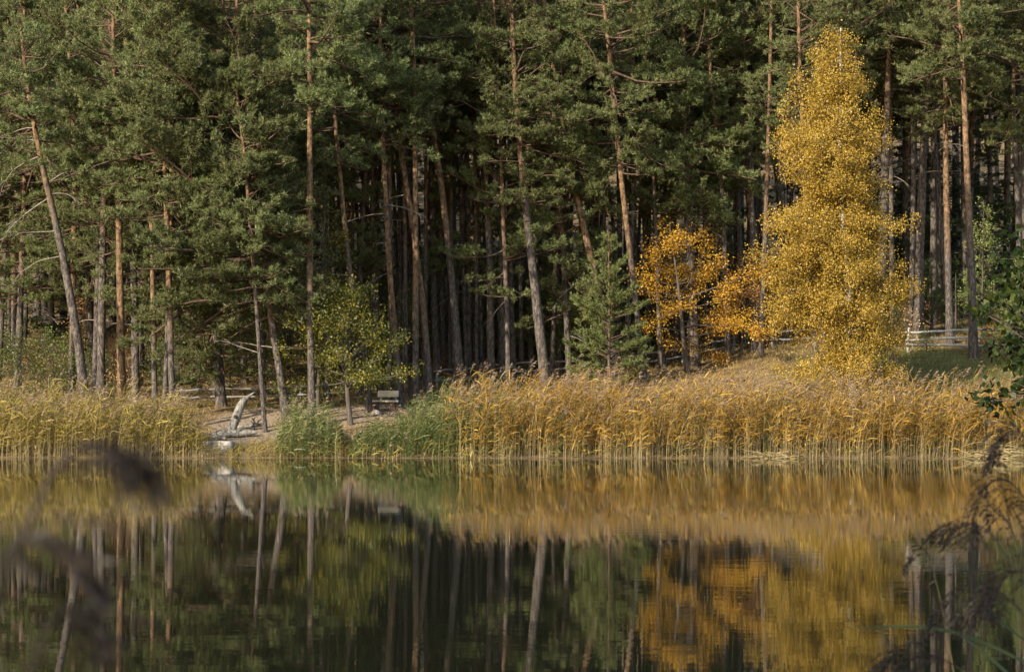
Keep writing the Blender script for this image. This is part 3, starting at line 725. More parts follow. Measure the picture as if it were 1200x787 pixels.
# yellow birch
b = base(1000, 79.5); k = 79.5 / F
top = CAMZ - (33 - HY) * k - b[2]
path = [[0, 0, 0], [(995 - 1000) * k, 0, top * .3], [(984 - 1000) * k, 0, top * .6], [(985 - 1000) * k, 0, top]]
broadleaf("birch_tree", "tall golden yellow birch with dense leaves at the reed edge", "birch tree", b, path, .15, .02, (1.35, top - .25), 310,
          [(0, 2.2), (.1, 2.9), (.3, 3.05), (.5, 2.85), (.7, 2.2), (.85, 1.5), (1, .45)], (-2, 50), M['birch_leaf'], M['birch_bark'], .074, 2.2, rng, twigm=M['dark_bark'], per_m=4.4, lenf=.37, jitter=.14, k=5, hang=.55, curl=-.45, e1off=(-.85, .35), smin=.12, bias=(math.pi, .17))
# orange oak group
b = base(806, 89.5); k = 91 / F
broadleaf("oak_tree", "bushy tree with bright orange autumn leaves left of the birch", "oak tree", b, [[0, 0, 0], [-.2, 0, 1.6], [-.4, .2, 4], [-.8, 0, 6.6]], .11, .02, (1.0, 6.0), 40,
          [(0, 2.6), (.3, 3.5), (.6, 3.1), (.85, 2.1), (1, .9)], (-5, 38), M['oak_leaf'], M['dark_bark'], .085, 1.5, rng, per_m=3.6, lenf=.33, jitter=.14, k=5, bias=(.2, .22), smin=.3)
b = base(868, 93)
broadleaf("oak_tree", "smaller russet orange tree between the bright orange tree and the birch", "oak tree", b, [[0, 0, 0], [.1, 0, 1.6], [.1, 0, 4.6]], .07, .02, (1.2, 4.2), 36,
          [(0, 2.0), (.4, 2.4), (1, .8)], (0, 45), M['russet_leaf'], M['dark_bark'], .085, 1.2, rng, per_m=3, jitter=.13, k=4)
# young pine
def young_pine(u, D, H, R, label, seed, mat='young_needles', gap=.1):
    rng = np.random.default_rng(seed)
    bb = base(u, D); path = smooth_path([[0, 0, 0], [.05, 0, H * .5], [0, 0, H]], 12)
    root = empty("young_pine_tree", bb, label, "young pine")
    tr = trunk_mesh(rng, path, .075, .015, 8).build("trunk", M['bark'], root, True); tr["flake_height"] = 2.5
    z0, az = [], []
    for w in np.linspace(.35, H - .25, int(H / .27)):
        for j in range(7):
            if rng.random() > gap: z0.append(w + rng.normal(0, .05)); az.append(rng.uniform(0, 6.28))
    z0 = np.array(z0); az = np.array(az); t = z0 / H
    L = R * np.interp(t, [0, .15, .5, .8, 1], [.8, 1, .8, .42, .1]) * rng.uniform(.65, 1.1, len(t))
    limbs = limb_paths(rng, at_z(path, z0), az, L, np.radians(8 + 30 * t + rng.normal(0, 6, len(t))), np.radians(22 + 30 * t), 7, .08)
    mb = MB(); v, q = tubes(limbs, (.012 * L + .006)[:, None] * np.linspace(1, .3, 7)[None], 4); mb.quads(v, q, 0)
    subs, ln = sub_paths(rng, limbs, L, 7.0, .2, .28, (.5, 1.0), (0, .35), .15, .15, .7)
    pos, T = foliage_points(rng, subs, ln, .075, .03)
    tuft(mb, rng, pos, T, 8, .14, .030, .6, .4)
    mb.build("crown", [M['limb'], M[mat]], root)
    return root
young_pine(713, 85, 6.8, 2.3, "bushy bright green young pine in front of the middle fence", 61, gap=.42)
young_pine(1196, 86, 5.0, 1.5, "small young pine at the right edge behind the dark shrub", 62)
young_pine(700, 92, 6.6, 2.2, "young grey green pine just behind the bushy one", 63, 'needles', .2)
young_pine(652, 96, 7.0, 2.2, "young pine with drooping foliage right of the thick brown trunk", 64, 'needles', .25)
rng = np.random.default_rng(203)
b = base(1150, 93)
broadleaf("sapling", "slender pale green sapling behind the lone orange pine", "sapling", b, [[0, 0, 0], [.05, 0, 3], [.1, 0, 6.6]], .05, .012, (1.0, 6.4), 60,
          [(0, 1.2), (.3, 1.5), (.7, 1.0), (1, .25)], (15, 50), M['sapling_leaf'], M['dark_bark'], .09, .9, rng, per_m=3.8, jitter=.11, k=5)
b = base(411, 79.5)
broadleaf("willow_tree", "small round green tree with dark forked trunk standing on the beach", "willow tree", b, [[0, 0, 0], [-.12, 0, 1.2], [-.2, 0, 2.6], [-.1, 0, 4.7]], .11, .02, (1.3, 4.7), 64,
          [(0, 2.5), (.4, 3.0), (.8, 2.1), (1, .8)], (12, 55), M['yg_leaf'], M['dark_bark'], .09, .9, rng, per_m=4, jitter=.13, k=5)
b = base(372, 83)
broadleaf("yellowing_tree", "slim yellow green tree with yellowing lower leaves beside tall orange pine", "tree", b, [[0, 0, 0], [.1, 0, 3], [.2, 0, 6], [.3, 0, 9]], .08, .02, (1.5, 8.6), 64,
          [(0, 1.7), (.4, 2.0), (.75, 1.5), (1, .4)], (12, 50), M['yg_leaf'], M['dark_bark'], .09, .8, rng, per_m=3.8, jitter=.13, k=5)
b = base(470, 88)
broadleaf("understory_tree", "thin understory tree with scattered yellow green leaves behind the bench", "tree", b, [[0, 0, 0], [.1, 0, 2], [.1, 0, 5.2]], .05, .012, (1.2, 5.0), 30,
          [(0, 1.4), (.5, 1.6), (1, .4)], (12, 45), M['yg_leaf'], M['dark_bark'], .085, .35, rng, per_m=2.8, jitter=.13, k=4)
for (u, D, H, R, mat, lab) in [(20, 84, 3.4, 2.0, 'green_leaf', "green leafy bush at the far left behind reeds"), (62, 86, 2.8, 1.5, 'green_leaf', "green leafy bush beside the foot of the leaning trunk"),
                               (100, 97, 4.2, 2.0, 'brown_leaf', "brown leaved bush in shade behind the leaning trunk"), (175, 97, 3.6, 1.8, 'brown_leaf', "rust coloured bush behind the slender straight pine"),
                               (560, 104, 5.2, 1.5, 'brown_leaf', "tall brown leaved sapling in the dark middle stand"), (545, 100, 1.3, 1.2, 'dry', "dry yellow bush on the slope behind curving brown trunk"),
                               (1062, 92.5, 1.8, .8, 'brown_leaf', "reddish leaved shrub at left post of the pale fence"), (1165, 90, 2.0, 1.0, 'oak_leaf', "orange leaved shrub right of the lone orange pine"),
                               (1085, 89.5, .9, .6, 'green_leaf', "low green shrub under the pale fence rails"), (640, 108, 3.2, 1.6, 'green_leaf', "green bush on the dark slope behind thick leaning pine"),
                               (895, 99, 3.2, 1.5, 'brown_leaf', "dull brown bush left behind the birch"), (255, 100, 3.0, 1.9, 'brown_leaf', "brown bush on the slope behind the thick beach pine"),
                               (320, 97, 2.6, 1.5, 'brown_leaf', "brown bush behind the left fence's right end"), (345, 78, 1.3, .8, 'green_leaf', "low green bush in the reeds right of the snag")]:
    bb = base(u, D)
    broadleaf("bush", lab, "bush", bb, [[0, 0, 0], [.05, 0, H * .4], [0, 0, H * .8]], .035, .01, (.15, H * .75), int(18 + 10 * H), [(0, R), (.5, R * .9), (1, R * .5)], (15, 65),
              M['reed_mixed'] if mat == 'dry' else M[mat], M['dark_bark'], .085, .5, rng, per_m=3.2, jitter=.12, k=4)
# undergrowth: one bush and one small spruce of each kind, copied through the shade
rng = np.random.default_rng(808)
UB = []
for mat, R, H in (('green_leaf', 1.5, 2.6), ('brown_leaf', 1.4, 2.2), ('yg_leaf', 1.3, 2.8)):
    UB.append(broadleaf("bush", "", "bush", (0, 0, -200), [[0, 0, 0], [.05, 0, H * .4], [0, 0, H * .8]], .03, .01, (.15, H * .75), int(18 + 9 * H), [(0, R), (.5, R * .9), (1, R * .5)], (15, 65),
              M[mat], M['dark_bark'], .085, .5, rng, per_m=3.0, jitter=.12, k=4))
first = [True] * 3
for i in range(66):
    left = i < 30
    u = rng.uniform(-10, 330) if left else rng.uniform(340, 900) if i < 58 else rng.uniform(1000, 1190)
    D = rng.uniform(89, 102) if left else rng.uniform(95, 114)
    k = rng.choice(3, p=(.5, .4, .1)) if left else rng.choice(3, p=(.35, .5, .15))
    x = (u - CX) * D / F; loc = (x, D, gz(x, D) - .05); sc = rng.uniform(.6, 1.25)
    lab = (("leafy green bush", "brown leaved bush", "yellowing bush")[k] + (" in the shade behind the left reed bed" if left else " in the shade of the forest slope behind the fence"))
    if first[k]:
        first[k] = False; o = UB[k]; o.location = loc; o.scale = (sc,) * 3; o["label"] = lab; o["group"] = "bushes in the forest shade"
    else:
        copy_thing(UB[k], loc, rng.uniform(0, 6.28), sc, lab, "bushes in the forest shade")
YP = []
for sd_, H_, R_ in ((71, 4.6, 1.5), (72, 3.2, 1.3)):
    YP.append(young_pine(600, 100, H_, R_, "", sd_, 'needles', .35))
rng = np.random.default_rng(919)
for i, (u, D) in enumerate([(430, 97), (452, 101), (500, 103), (528, 100), (556, 99), (582, 101), (611, 99), (628, 104), (662, 101), (676, 99), (745, 100), (770, 103), (842, 102), (885, 104), (1010, 101), (1092, 99)]):
    x = (u - CX) * D / F; loc = (x, D, gz(x, D) - .05); sc = rng.uniform(.75, 1.35)
    lab = "young green pine growing in the shade between the trunks behind the fence"; grp = "young pines in the forest shade"
    if i < 2:
        o = YP[i]; o.location = loc; o.scale = (sc,) * 3; o["label"] = lab; o["group"] = grp
    else:
        copy_thing(YP[i % 2], loc, rng.uniform(0, 6.28), sc, lab, grp)
# dark leafy shrub on the right bank, close to the camera
rng = np.random.default_rng(909)
D = 20.0; x0 = (1258 - CX) * D / F; zb0 = gz(x0, D) - .05
broadleaf("alder_shrub", "dark green large leaved shrub reaching in from the right edge", "shrub", (x0, D, zb0), [[0, 0, 0], [-.05, 0, 1.2], [-.15, 0, 3.1]], .035, .01, (1.95, 3.0), 64,
          [(0, .8), (.35, 1.15), (.7, 1.0), (1, .4)], (0, 45), M['alder_leaf'], M['dark_bark'], .085, 1.1, rng, per_m=5, lenf=.3, jitter=.07, k=4, hang=.5)
# unseen tree, added on the near bank to shade the nearest reeds
broadleaf("shade_tree", "unseen alder added on the near bank to shade the closest reeds", "tree", (-4.2, -1.9, .3), [[0, 0, 0], [.1, 0, 3], [.2, 0, 6], [.3, .2, 9.5]], .16, .03, (2.2, 9.2), 95,
          [(0, 2.6), (.4, 3.6), (.8, 2.4), (1, .8)], (5, 50), M['alder_leaf'], M['dark_bark'], .11, .6, rng, per_m=3, jitter=.14, k=4)

# ------------------------------------------------------------------ reeds, grass, litter
def reed_bed(name, label, density, x0, x1, depth_fn, h_fn, leafm, stemm, seed, lean=.10, plume=.72, leafn=9, leaf_low=.30, leafw=.034, fade=(0, 0)):
    rng = np.random.default_rng(seed)
    n = int((x1 - x0) * 4.5 * density)
    X = rng.uniform(x0, x1, n); fr = rng.random(n) ** 1.25
    d0, d1 = depth_fn(X)
    Y = d0 + (d1 - d0) * fr
    keep = (rng.random(n) < np.clip((d1 - d0) / 4.5, .15, 1)) & (X - x0 > fade[0] * rng.random(n)) & (x1 - X > fade[1] * rng.random(n))
    X, Y, fr = X[keep], Y[keep], fr[keep]; n = len(X)
    H = h_fn(X) * rng.uniform(.68, 1.12, n) * np.where(rng.random(n) < .1, .6, 1)
    H *= 1 + .13 * np.sin(X * 4.3 + Y) + .08 * np.sin(X * 9.1 + 2 * Y) + .15 * np.sin(X * 1.9 + np.sin(X * .7) * 2) * np.sin(Y * 2.1 + X)
    Z = np.maximum(ground_z(X, Y), -.15)
    base_ = np.stack([X, Y, Z], -1)
    wild = np.where(rng.random(n) < .12, 3.2, 1.0)
    ld = np.stack([lean + .06 * np.sin(X * 1.3) + rng.normal(0, .10, n) * wild, rng.normal(0, .10, n) * wild], -1)
    H *= np.where(wild > 1, .9, 1)
    ns = 6; t = np.linspace(0, 1, ns)
    P = np.zeros((n, ns, 3))
    P[..., 0] = X[:, None] + ld[:, :1] * H[:, None] * t ** 2.2
    P[..., 1] = Y[:, None] + ld[:, 1:] * H[:, None] * t ** 2.2
    P[..., 2] = Z[:, None] + H[:, None] * t * (1 - .06 * t)
    mb = MB()
    v, q = tubes(P, (.0050 * rng.uniform(.6, 1.5, n))[:, None] * np.linspace(1, .45, ns)[None], 3); mb.quads(v, q, 1)
    # leaves: curved ribbons leaving the stem on alternate sides, combed by the wind to one side
    k = leafn; m_ = n * k
    low = np.repeat(np.where(rng.random(n) < .25, leaf_low * .3, leaf_low * rng.uniform(.8, 1.25, n)), k)
    s = (low + (1 - low) * (np.tile(np.arange(k), n) + rng.random(m_)) / k) * .96
    ii = np.repeat(np.arange(n), k)
    pos, T = interp_poly(P, ii, s)
    az = np.where(rng.random(m_) < .72, rng.normal(0, .8, m_), rng.normal(np.pi, .8, m_))
    el = rng.uniform(.35, 1.3, m_)
    ln = rng.uniform(.28, .62, m_) * np.clip(H[ii] / 2.4, .55, 1.1)
    droop = np.where(rng.random(m_) < .3, rng.uniform(.8, 2.2, m_), rng.uniform(.05, .7, m_))
    nl = 4
    pts = [pos]; cur = pos
    for j in range(1, nl):
        e = el - droop * j / (nl - 1)
        dd = np.stack([np.cos(e) * np.cos(az), np.cos(e) * np.sin(az), np.sin(e)], -1)
        cur = cur + dd * (ln / (nl - 1))[:, None]; pts.append(cur)
    C = np.stack(pts, 1)
    side = norm(np.stack([-np.sin(az), np.cos(az), rng.normal(0, .9, m_)], -1))[:, None]
    wv = (leafw * np.array([.6, 1, .75, .05]))[None, :, None] * rng.uniform(.7, 1.2, (m_, 1, 1))
    V = np.stack([C + side * wv / 2, C - side * wv / 2], 2).reshape(-1, 3)
    o = (np.arange(m_) * nl * 2)[:, None] + (np.arange(nl - 1) * 2)[None]
    mb.quads(V, np.stack([o, o + 1, o + 3, o + 2], -1).reshape(-1, 4), 0)
    # plumes
    pi = np.where(rng.random(n) < plume)[0]; kp = 9
    ip = np.repeat(pi, kp); mp = len(ip)
    u = np.tile(np.arange(kp) / kp, len(pi))
    ptop = P[ip, -1] + np.stack([.10 * u * u + .03 * u, 0 * u, .24 * u], -1)
    pd = np.stack([rng.normal(.75, .4, mp), rng.normal(0, .45, mp), rng.uniform(-.35, .75, mp)], -1)
    leaf_quads(mb, ptop, pd, rng.uniform(.07, .17, mp), .022, rng, 2)
    ob = mb.build(name, [leafm, stemm, M['plume']])
    return tag(ob, label, "reeds", None, "stuff")
def X72(u): return (u - CX) * 73 / F
wob = lambda X: .35 * np.sin(X * .9) + .25 * np.sin(X * 2.3 + 1)
reed_bed("reed_bed", "golden reed bed with brown plumes along the right half of the far shore", 34, X72(500), X72(1330), lambda X: (72.0 + .55 * wob(X) + .25 * np.sin(X * 5.1), np.interp(X, [2, 9], [77.0, 75.4]) + .8 * wob(X)), lambda X: np.interp(X, [X72(530), X72(620), X72(820), X72(1000), X72(1200)], [2.3, 2.4, 2.45, 2.4, 2.4]), M['reed_gold'], M['reed_stem'], 41, fade=(2.6, 0))
reed_bed("reed_bed", "yellow green reed bed along the left shore", 34, X72(-120), X72(242), lambda X: (72.1 + .25 * wob(X), np.interp(X, [X72(150), X72(205), X72(242)], [76.2, 75.5, 73.2]) + .5 * wob(X)), lambda X: np.interp(X, [X72(-100), X72(100), X72(190), X72(225), X72(242)], [2.15, 2.1, 1.95, 1.5, .8]), M['reed_mixed'], M['reed_stem'], 42, lean=.08, plume=.55, leafn=9)
reed_bed("reed_bed", "lush green reeds between the beach and the golden reed bed", 36, X72(410), X72(615), lambda X: (72.15 + .2 * wob(X), np.interp(X, [X72(410), X72(470), X72(560)], [74.6, 76, 77])), lambda X: np.interp(X, [X72(410), X72(450), X72(500), X72(575)], [.8, 1.25, 1.8, 2.3]), M['reed_green'], M['reed_green'], 43, fade=(0, 3), lean=.1, plume=.35, leafn=10, leaf_low=.1)
reed_bed("reed_bed", "small green reed clump between the snag and the little tree", 30, X72(322), X72(398), lambda X: (72.3 + .2 * wob(X), 75.6 + 0 * X), lambda X: np.interp(X, [X72(322), X72(345), X72(370), X72(398)], [1.2, 1.75, 1.6, .8]), M['reed_green'], M['reed_green'], 44, lean=.05, plume=.15, leafn=10, leaf_low=.1)
reed_bed("green_reeds", "scattered still green reeds mixed through the golden reed bed", 4.5, X72(540), X72(1300), lambda X: (72.3 + .5 * wob(X), np.interp(X, [2, 9], [76.5, 75.0])), lambda X: 2.05 + .45 * np.sin(X * 2.3) * np.sin(X * .9), M['reed_green'], M['reed_green'], 48, lean=.14, plume=.3, leafn=10, leaf_low=.1)
reed_bed("tall_reeds", "taller ragged reed stems rising above the golden reed bed", 1.6, X72(560), X72(1300), lambda X: (73.0 + .5 * wob(X), 75.5 + 0 * X), lambda X: 2.95 + .2 * np.sin(X * 3.7), M['reed_gold'], M['reed_stem'], 49, lean=.16, plume=.95, leafn=6, leaf_low=.4)
reed_bed("stray_reeds", "stray bent reed stems standing out in the shallow water", 3.2, X72(-60), X72(1260), lambda X: (70.9 + .6 * np.sin(X * 1.7) + .3 * np.sin(X * 4.7), 72.6 + 0 * X), lambda X: .75 + .5 * np.sin(X * 3.1) * np.sin(X * 1.3), M['reed_mixed'], M['reed_stem'], 47, lean=.12, plume=.1, leafn=4, leaf_low=.2)
reed_bed("shore_grass", "low straw and green grass fringe at the beach waterline", 30, X72(236), X72(420), lambda X: (72.5 + .15 * wob(X), 74.4 + 0 * X), lambda X: .38 + .16 * np.sin(X * 2.7), M['reed_mixed'], M['reed_stem'], 45, lean=0, plume=0, leafn=6, leaf_low=.05, leafw=.018)

def scatter(n, x0, x1, y0, y1, dens, rng):
    X = rng.uniform(x0, x1, n); Y = rng.uniform(y0, y1, n)
    k = rng.random(n) < dens(X, Y)
    X, Y = X[k], Y[k]
    return np.stack([X, Y, ground_z(X, Y)], -1)
rng = np.random.default_rng(301)
p = scatter(150000, -20, 26, 77, 97, lambda x, y: np.clip(green_mask(x, y) * 1.1 - .08, 0, 1), rng)
mb = MB(); d = rng.normal(0, .45, p.shape) + UP
blade_tris(mb, p - UP * .01, d, rng.uniform(.07, .20, len(p)), .014, rng)
tag(mb.build("grass", M['grass']), "short green grass on the sunny banks", "grass", None, "stuff")
p = scatter(170000, -26, 30, 75, 125, lambda x, y: np.clip((1 - 1.15 * sand_mask(x, y)) * (1 - green_mask(x, y)) * (.30 + .7 * (vnoise(x * 1.1, y * 1.1 + 5) > .05)), 0, 1), rng)
mb = MB(); d = rng.normal(0, .6, p.shape) + UP * .8
blade_tris(mb, p - UP * .01, d, rng.uniform(.10, .42, len(p)), .020, rng)
tag(mb.build("dry_grass", M['dry_grass']), "dry brownish grass tufts across the forest slope", "dry grass", None, "stuff")
p = scatter(40000, -26, 30, 74, 122, lambda x, y: np.clip(1 - .25 * sand_mask(x, y), .05, 1), rng)
mb = MB(); d = rng.normal(0, 1, p.shape) * np.array([1, 1, .25])
leaf_quads(mb, p + UP * .02, d, rng.uniform(.05, .10, len(p)), .05, rng)
tag(mb.build("leaf_litter", M['litter']), "scattered brown fallen leaves on the ground", "leaf litter", None, "stuff")

# ------------------------------------------------------------------ fences, bench, driftwood, stones
def rail(mb, a, b, r, rng, m=0):
    t = np.linspace(0, 1, 8)[:, None]
    P = np.asarray(a) * (1 - t) + np.asarray(b) * t
    P[1:-1] += rng.normal(0, .018, P[1:-1].shape)
    tube(mb, P, r * rng.uniform(.85, 1.15, 8), 7, m)
def fence(label, posts, heights, post_h, matk, seed, rr=.045, extra=0.0):
    """posts: (photo x, metres away)"""
    rng = np.random.default_rng(seed)
    B = [np.array([(u - CX) * D / F, D, gz((u - CX) * D / F, D)]) for u, D in posts]
    root = empty("wooden_fence", B[0], label, "fence", "rail fences along the forest path")
    o = B[0]
    for p_ in B:
        mb = MB(); tube(mb, [p_ - o - UP * .2, p_ - o + UP * post_h * .5, p_ - o + UP * post_h + rng.normal(0, .02, 3)], [.065, .06, .055], 8)
        mb.build("post", M[matk], root, True)
    for a, b_ in zip(B[:-1], B[1:]):
        d = norm(b_ - a) * (.12 + extra)
        for h in heights:
            mb = MB(); off = np.array([0, -.10, 0])
            rail(mb, a - o - d + UP * (h + rng.normal(0, .03)) + off, b_ - o + d + UP * (h + rng.normal(0, .03)) + off, rr, rng)
            mb.build("rail", M[matk], root, True)
    return root
fence("grey two rail fence behind the beach and snag", [(200, 88), (255, 88.2), (310, 88.4), (352, 88.6), (400, 89)], [.28, .62], .75, 'greywood', 1)
fence("weathered rail fence winding up behind the golden reeds", [(512, 92), (562, 92.4), (622, 93), (678, 93), (742, 92.5), (800, 93.5), (860, 95)], [.30, .68], .82, 'greywood', 2)
fence("pale peeled three rail fence right of the birch", [(1064, 90), (1136, 90.3), (1196, 90.6)], [.25, .60, .95], 1.08, 'palewood', 3, .05)
fence("dull rail fence half hidden behind the birch trunk", [(905, 94), (965, 93.5), (1030, 92.5)], [.3, .7], .85, 'greywood', 4)

rng = np.random.default_rng(401)
D = 83.6; b = base(452, D); b[2] += .08
root = empty("park_bench", b, "small weathered wooden bench with pale backrest among the pines", "bench")
def plank(name, c, size, mat, rz=0): 
    mb = MB(); box(mb, c, size, 0, rz, rng, .006); o = mb.build(name, M[mat], root)
    bv = o.modifiers.new("bevel", 'BEVEL'); bv.width = .012; bv.segments = 2
    return o
plank("seat", (-.05, 0, .42), (1.15, .36, .08), 'bench_wood')
back = plank("backrest", (.09, .22, .72), (.86, .06, .26), 'bench_wood')
plank("backrest_post", (-.20, .265, .50), (.09, .035, .62), 'greywood'); plank("backrest_post", (.40, .265, .50), (.09, .035, .62), 'greywood')
mb = MB(); a = np.linspace(0, 2 * np.pi, 13)[:-1]
tube(mb, [(.19, .184, .735), (.19, .189, .735)], [.055, .055], 12); mb.build("trail_mark", M['yellow'], back)
for sx in (-.38, .30):
    mb = MB(); tube(mb, [(sx, 0, -.1), (sx, 0, .15), (sx, 0, .379)], [.15, .13, .125], 10); mb.build("leg", M['limb'], root, True)
for (u, dd, s, lab) in [(441, 82.6, .20, "rounded stone under the left end of the bench"), (458, 82.8, .13, "smaller stone before the right end of the bench")]:
    bb = base(u, dd); mb = MB()
    n = 10; P = np.array([(0, 0, -.05), (0, 0, .02), (0, 0, s * .5), (0, 0, s * .85), (0, 0, s)]); v, q = tubes(P, [s * .9, s * 1.1, s * 1.05, s * .7, s * .2], n)
    v += rng.normal(0, s * .06, v.shape); mb.quads(v, q); top_ = v[-n:]; mb.tris(np.concatenate([top_, [[0, 0, s]]]), [(i, (i + 1) % n, n) for i in range(n)])
    o = mb.build("stone", M['stone'], None, True); o.location = [float(c) for c in bb + UP * .05]; tag(o, lab, "stone", "stones by the bench")

# bleached snag
D = 78.0; kk = D / F; b = base(271, D)
def rel(pts, D=D, b=None): return np.array([px(x, y, D) - b for x, y in pts])
root = empty("driftwood_snag", b, "bleached forked snag standing up from driftwood on the beach", "snag")
pts = rel([(270, 508), (272, 500), (276, 491), (279, 482), (283, 472), (288, 466), (293, 462), (298, 459)], D, b); pts[0][2] = -.1
pts[:, 1] += np.linspace(0, .25, len(pts))
mb = MB(); P = smooth_path(pts, 18); R = np.interp(np.linspace(0, 1, 18), [0, .15, .4, .6, .75, .88, 1], [.20, .17, .185, .165, .12, .05, .015])
v, q = tubes(P, R, 12); c = np.repeat(P, 12, 0); v = c + (v - c) * (1 + rng.normal(0, .05, (len(v), 1))); mb.quads(v, q); mb.build("trunk", M['driftwood'], root, True)
kp = px(276.5, 488, D) - b; mb = MB()
tube(mb, [kp + np.array((0, -.20, 0)), kp + np.array((0, -.10, 0))], [.05, .075], 10); mb.build("knot_hole", M['knot'], root)
mb = MB(); s0 = px(283, 473, D) - b + np.array((0, .1, 0)); tube(mb, [s0, s0 + np.array((-.03, 0, .12)), s0 + np.array((-.02, 0, .24))], [.06, .045, .01], 7); mb.build("broken_stub", M['driftwood'], root, True)
def log(label, pts, D, r, mat, twigs=0):
    bb = px(*pts[0], D); zz = gz(bb[0], D); bb[2] = zz
    P = np.array([px(x, y, D) for x, y in pts]); P[:, 2] = np.maximum(P[:, 2], ground_z(P[:, 0], P[:, 1]) + r * .4)
    rt = empty("driftwood_log", bb, label, "log", "driftwood on the beach")
    mb = MB(); Q = smooth_path(P - bb, 12); v, q = tubes(Q, r * np.interp(np.linspace(0, 1, 12), [0, .1, .8, 1], [.7, 1, .85, .45]), 9); v += rng.normal(0, r * .05, v.shape); mb.quads(v, q)
    for ring, c in ((np.arange(9), Q[0]), (np.arange(len(v) - 9, len(v)), Q[-1])):
        mb.tris(np.concatenate([v[ring], c[None]]), [(i, (i + 1) % 9, 9) for i in range(9)])
    mb.build("log", M[mat], rt, True)
    for t in range(twigs):
        a = Q[rng.integers(3, 10)]; mb = MB(); tube(mb, [a, a + np.array((rng.normal(0, .15), -.1, .18)), a + np.array((rng.normal(0, .3), -.15, .35))], [.04, .03, .01], 6); mb.build("branch_stub", M[mat], rt, True)
log("pale thick driftwood log lying at the snag's foot", [(249, 510), (262, 508), (280, 508), (301, 506)], 77.0, .15, 'driftwood', 2)
log("thin bleached branch lying right of the snag", [(276, 501), (292, 499), (309, 497)], 79.0, .09, 'driftwood', 3)
log("crooked end of driftwood pointing left near slab", [(244, 513), (254, 511), (268, 515)], 76.3, .09, 'driftwood', 1)
# flat slab at the waterline
D = 73.6; c = px(254, 522, D); mb = MB()
n = 16; a = np.linspace(0, 2 * np.pi, n, endpoint=False); rad = 1 + rng.normal(0, .08, n)
ring = np.stack([.60 * np.sign(np.cos(a)) * np.abs(np.cos(a)) ** .6 * rad, .42 * np.sign(np.sin(a)) * np.abs(np.sin(a)) ** .6 * rad], -1)
lv = [(-.45, 1.0), (.10, 1.02), (.155, .96), (.17, .85)]
V = np.concatenate([np.concatenate([ring * s, np.full((n, 1), z) + rng.normal(0, .008, (n, 1))], 1) for z, s in lv])
ix = np.arange(4 * n).reshape(4, n); q = np.stack([ix[:-1], np.roll(ix[:-1], -1, 1), np.roll(ix[1:], -1, 1), ix[1:]], -1).reshape(-1, 4)
mb.quads(V, q); mb.tris(np.concatenate([V[-n:], [[0, 0, .172]]]), [(i, (i + 1) % n, n) for i in range(n)])
o = mb.build("stone_slab", M['stone'], None); o.location = [float(t) for t in c]; tag(o, "flat pale stone slab at the water's edge below the snag", "stone slab")
# stump
b = base(1047, 87); mb = MB(); tube(mb, smooth_path([(0, 0, -.1), (0, 0, .1), (.03, 0, .3), (.05, 0, .42)], 7), np.array([.30, .25, .21, .19, .18, .17, .16]), 12)
tube(mb, [(.1, -.1, .05), (.35, -.2, .08), (.5, -.25, .0)], [.09, .06, .03], 7)
o = mb.build("tree_stump", M['dark_bark'], None, True); o.location = [float(t) for t in b]; tag(o, "small grey stump on the grass right of the birch", "stump")
# flattened heap of broken reeds
def heap(u, D, n, w, h, label, seed):
    rng = np.random.default_rng(seed); bb = np.array([(u - CX) * D / F, D, .0]); mb = MB()
    s = np.stack([rng.normal(0, w, n), rng.normal(0, .25, n), np.abs(rng.normal(0, h, n)) + .03], -1)
    az = rng.normal(0, .6, n) + np.pi * rng.integers(0, 2, n); el = rng.normal(.1, .35, n); L = rng.uniform(.4, 1.1, n)
    d = np.stack([np.cos(el) * np.cos(az), np.cos(el) * np.sin(az), np.sin(el)], -1); t = np.linspace(-.5, .5, 4)
    P = s[:, None] + d[:, None] * (L[:, None] * t)[..., None]; P[..., 2] -= .25 * L[:, None] * t ** 2; P[..., 2] = np.maximum(P[..., 2], .0)
    v, q = tubes(P, np.full((n, 4), .011), 3); mb.quads(v, q)
    o = mb.build("broken_reeds", M['reed_stem']); o.location = [float(t_) for t_ in bb]; return tag(o, label, "broken reeds", None, "stuff")
heap(1172, 71.5, 110, .55, .16, "heap of broken pale reeds at the right waterline", 7)
heap(912, 71.9, 60, .4, .10, "flattened tangle of bent reeds at the waterline below the birch", 8)

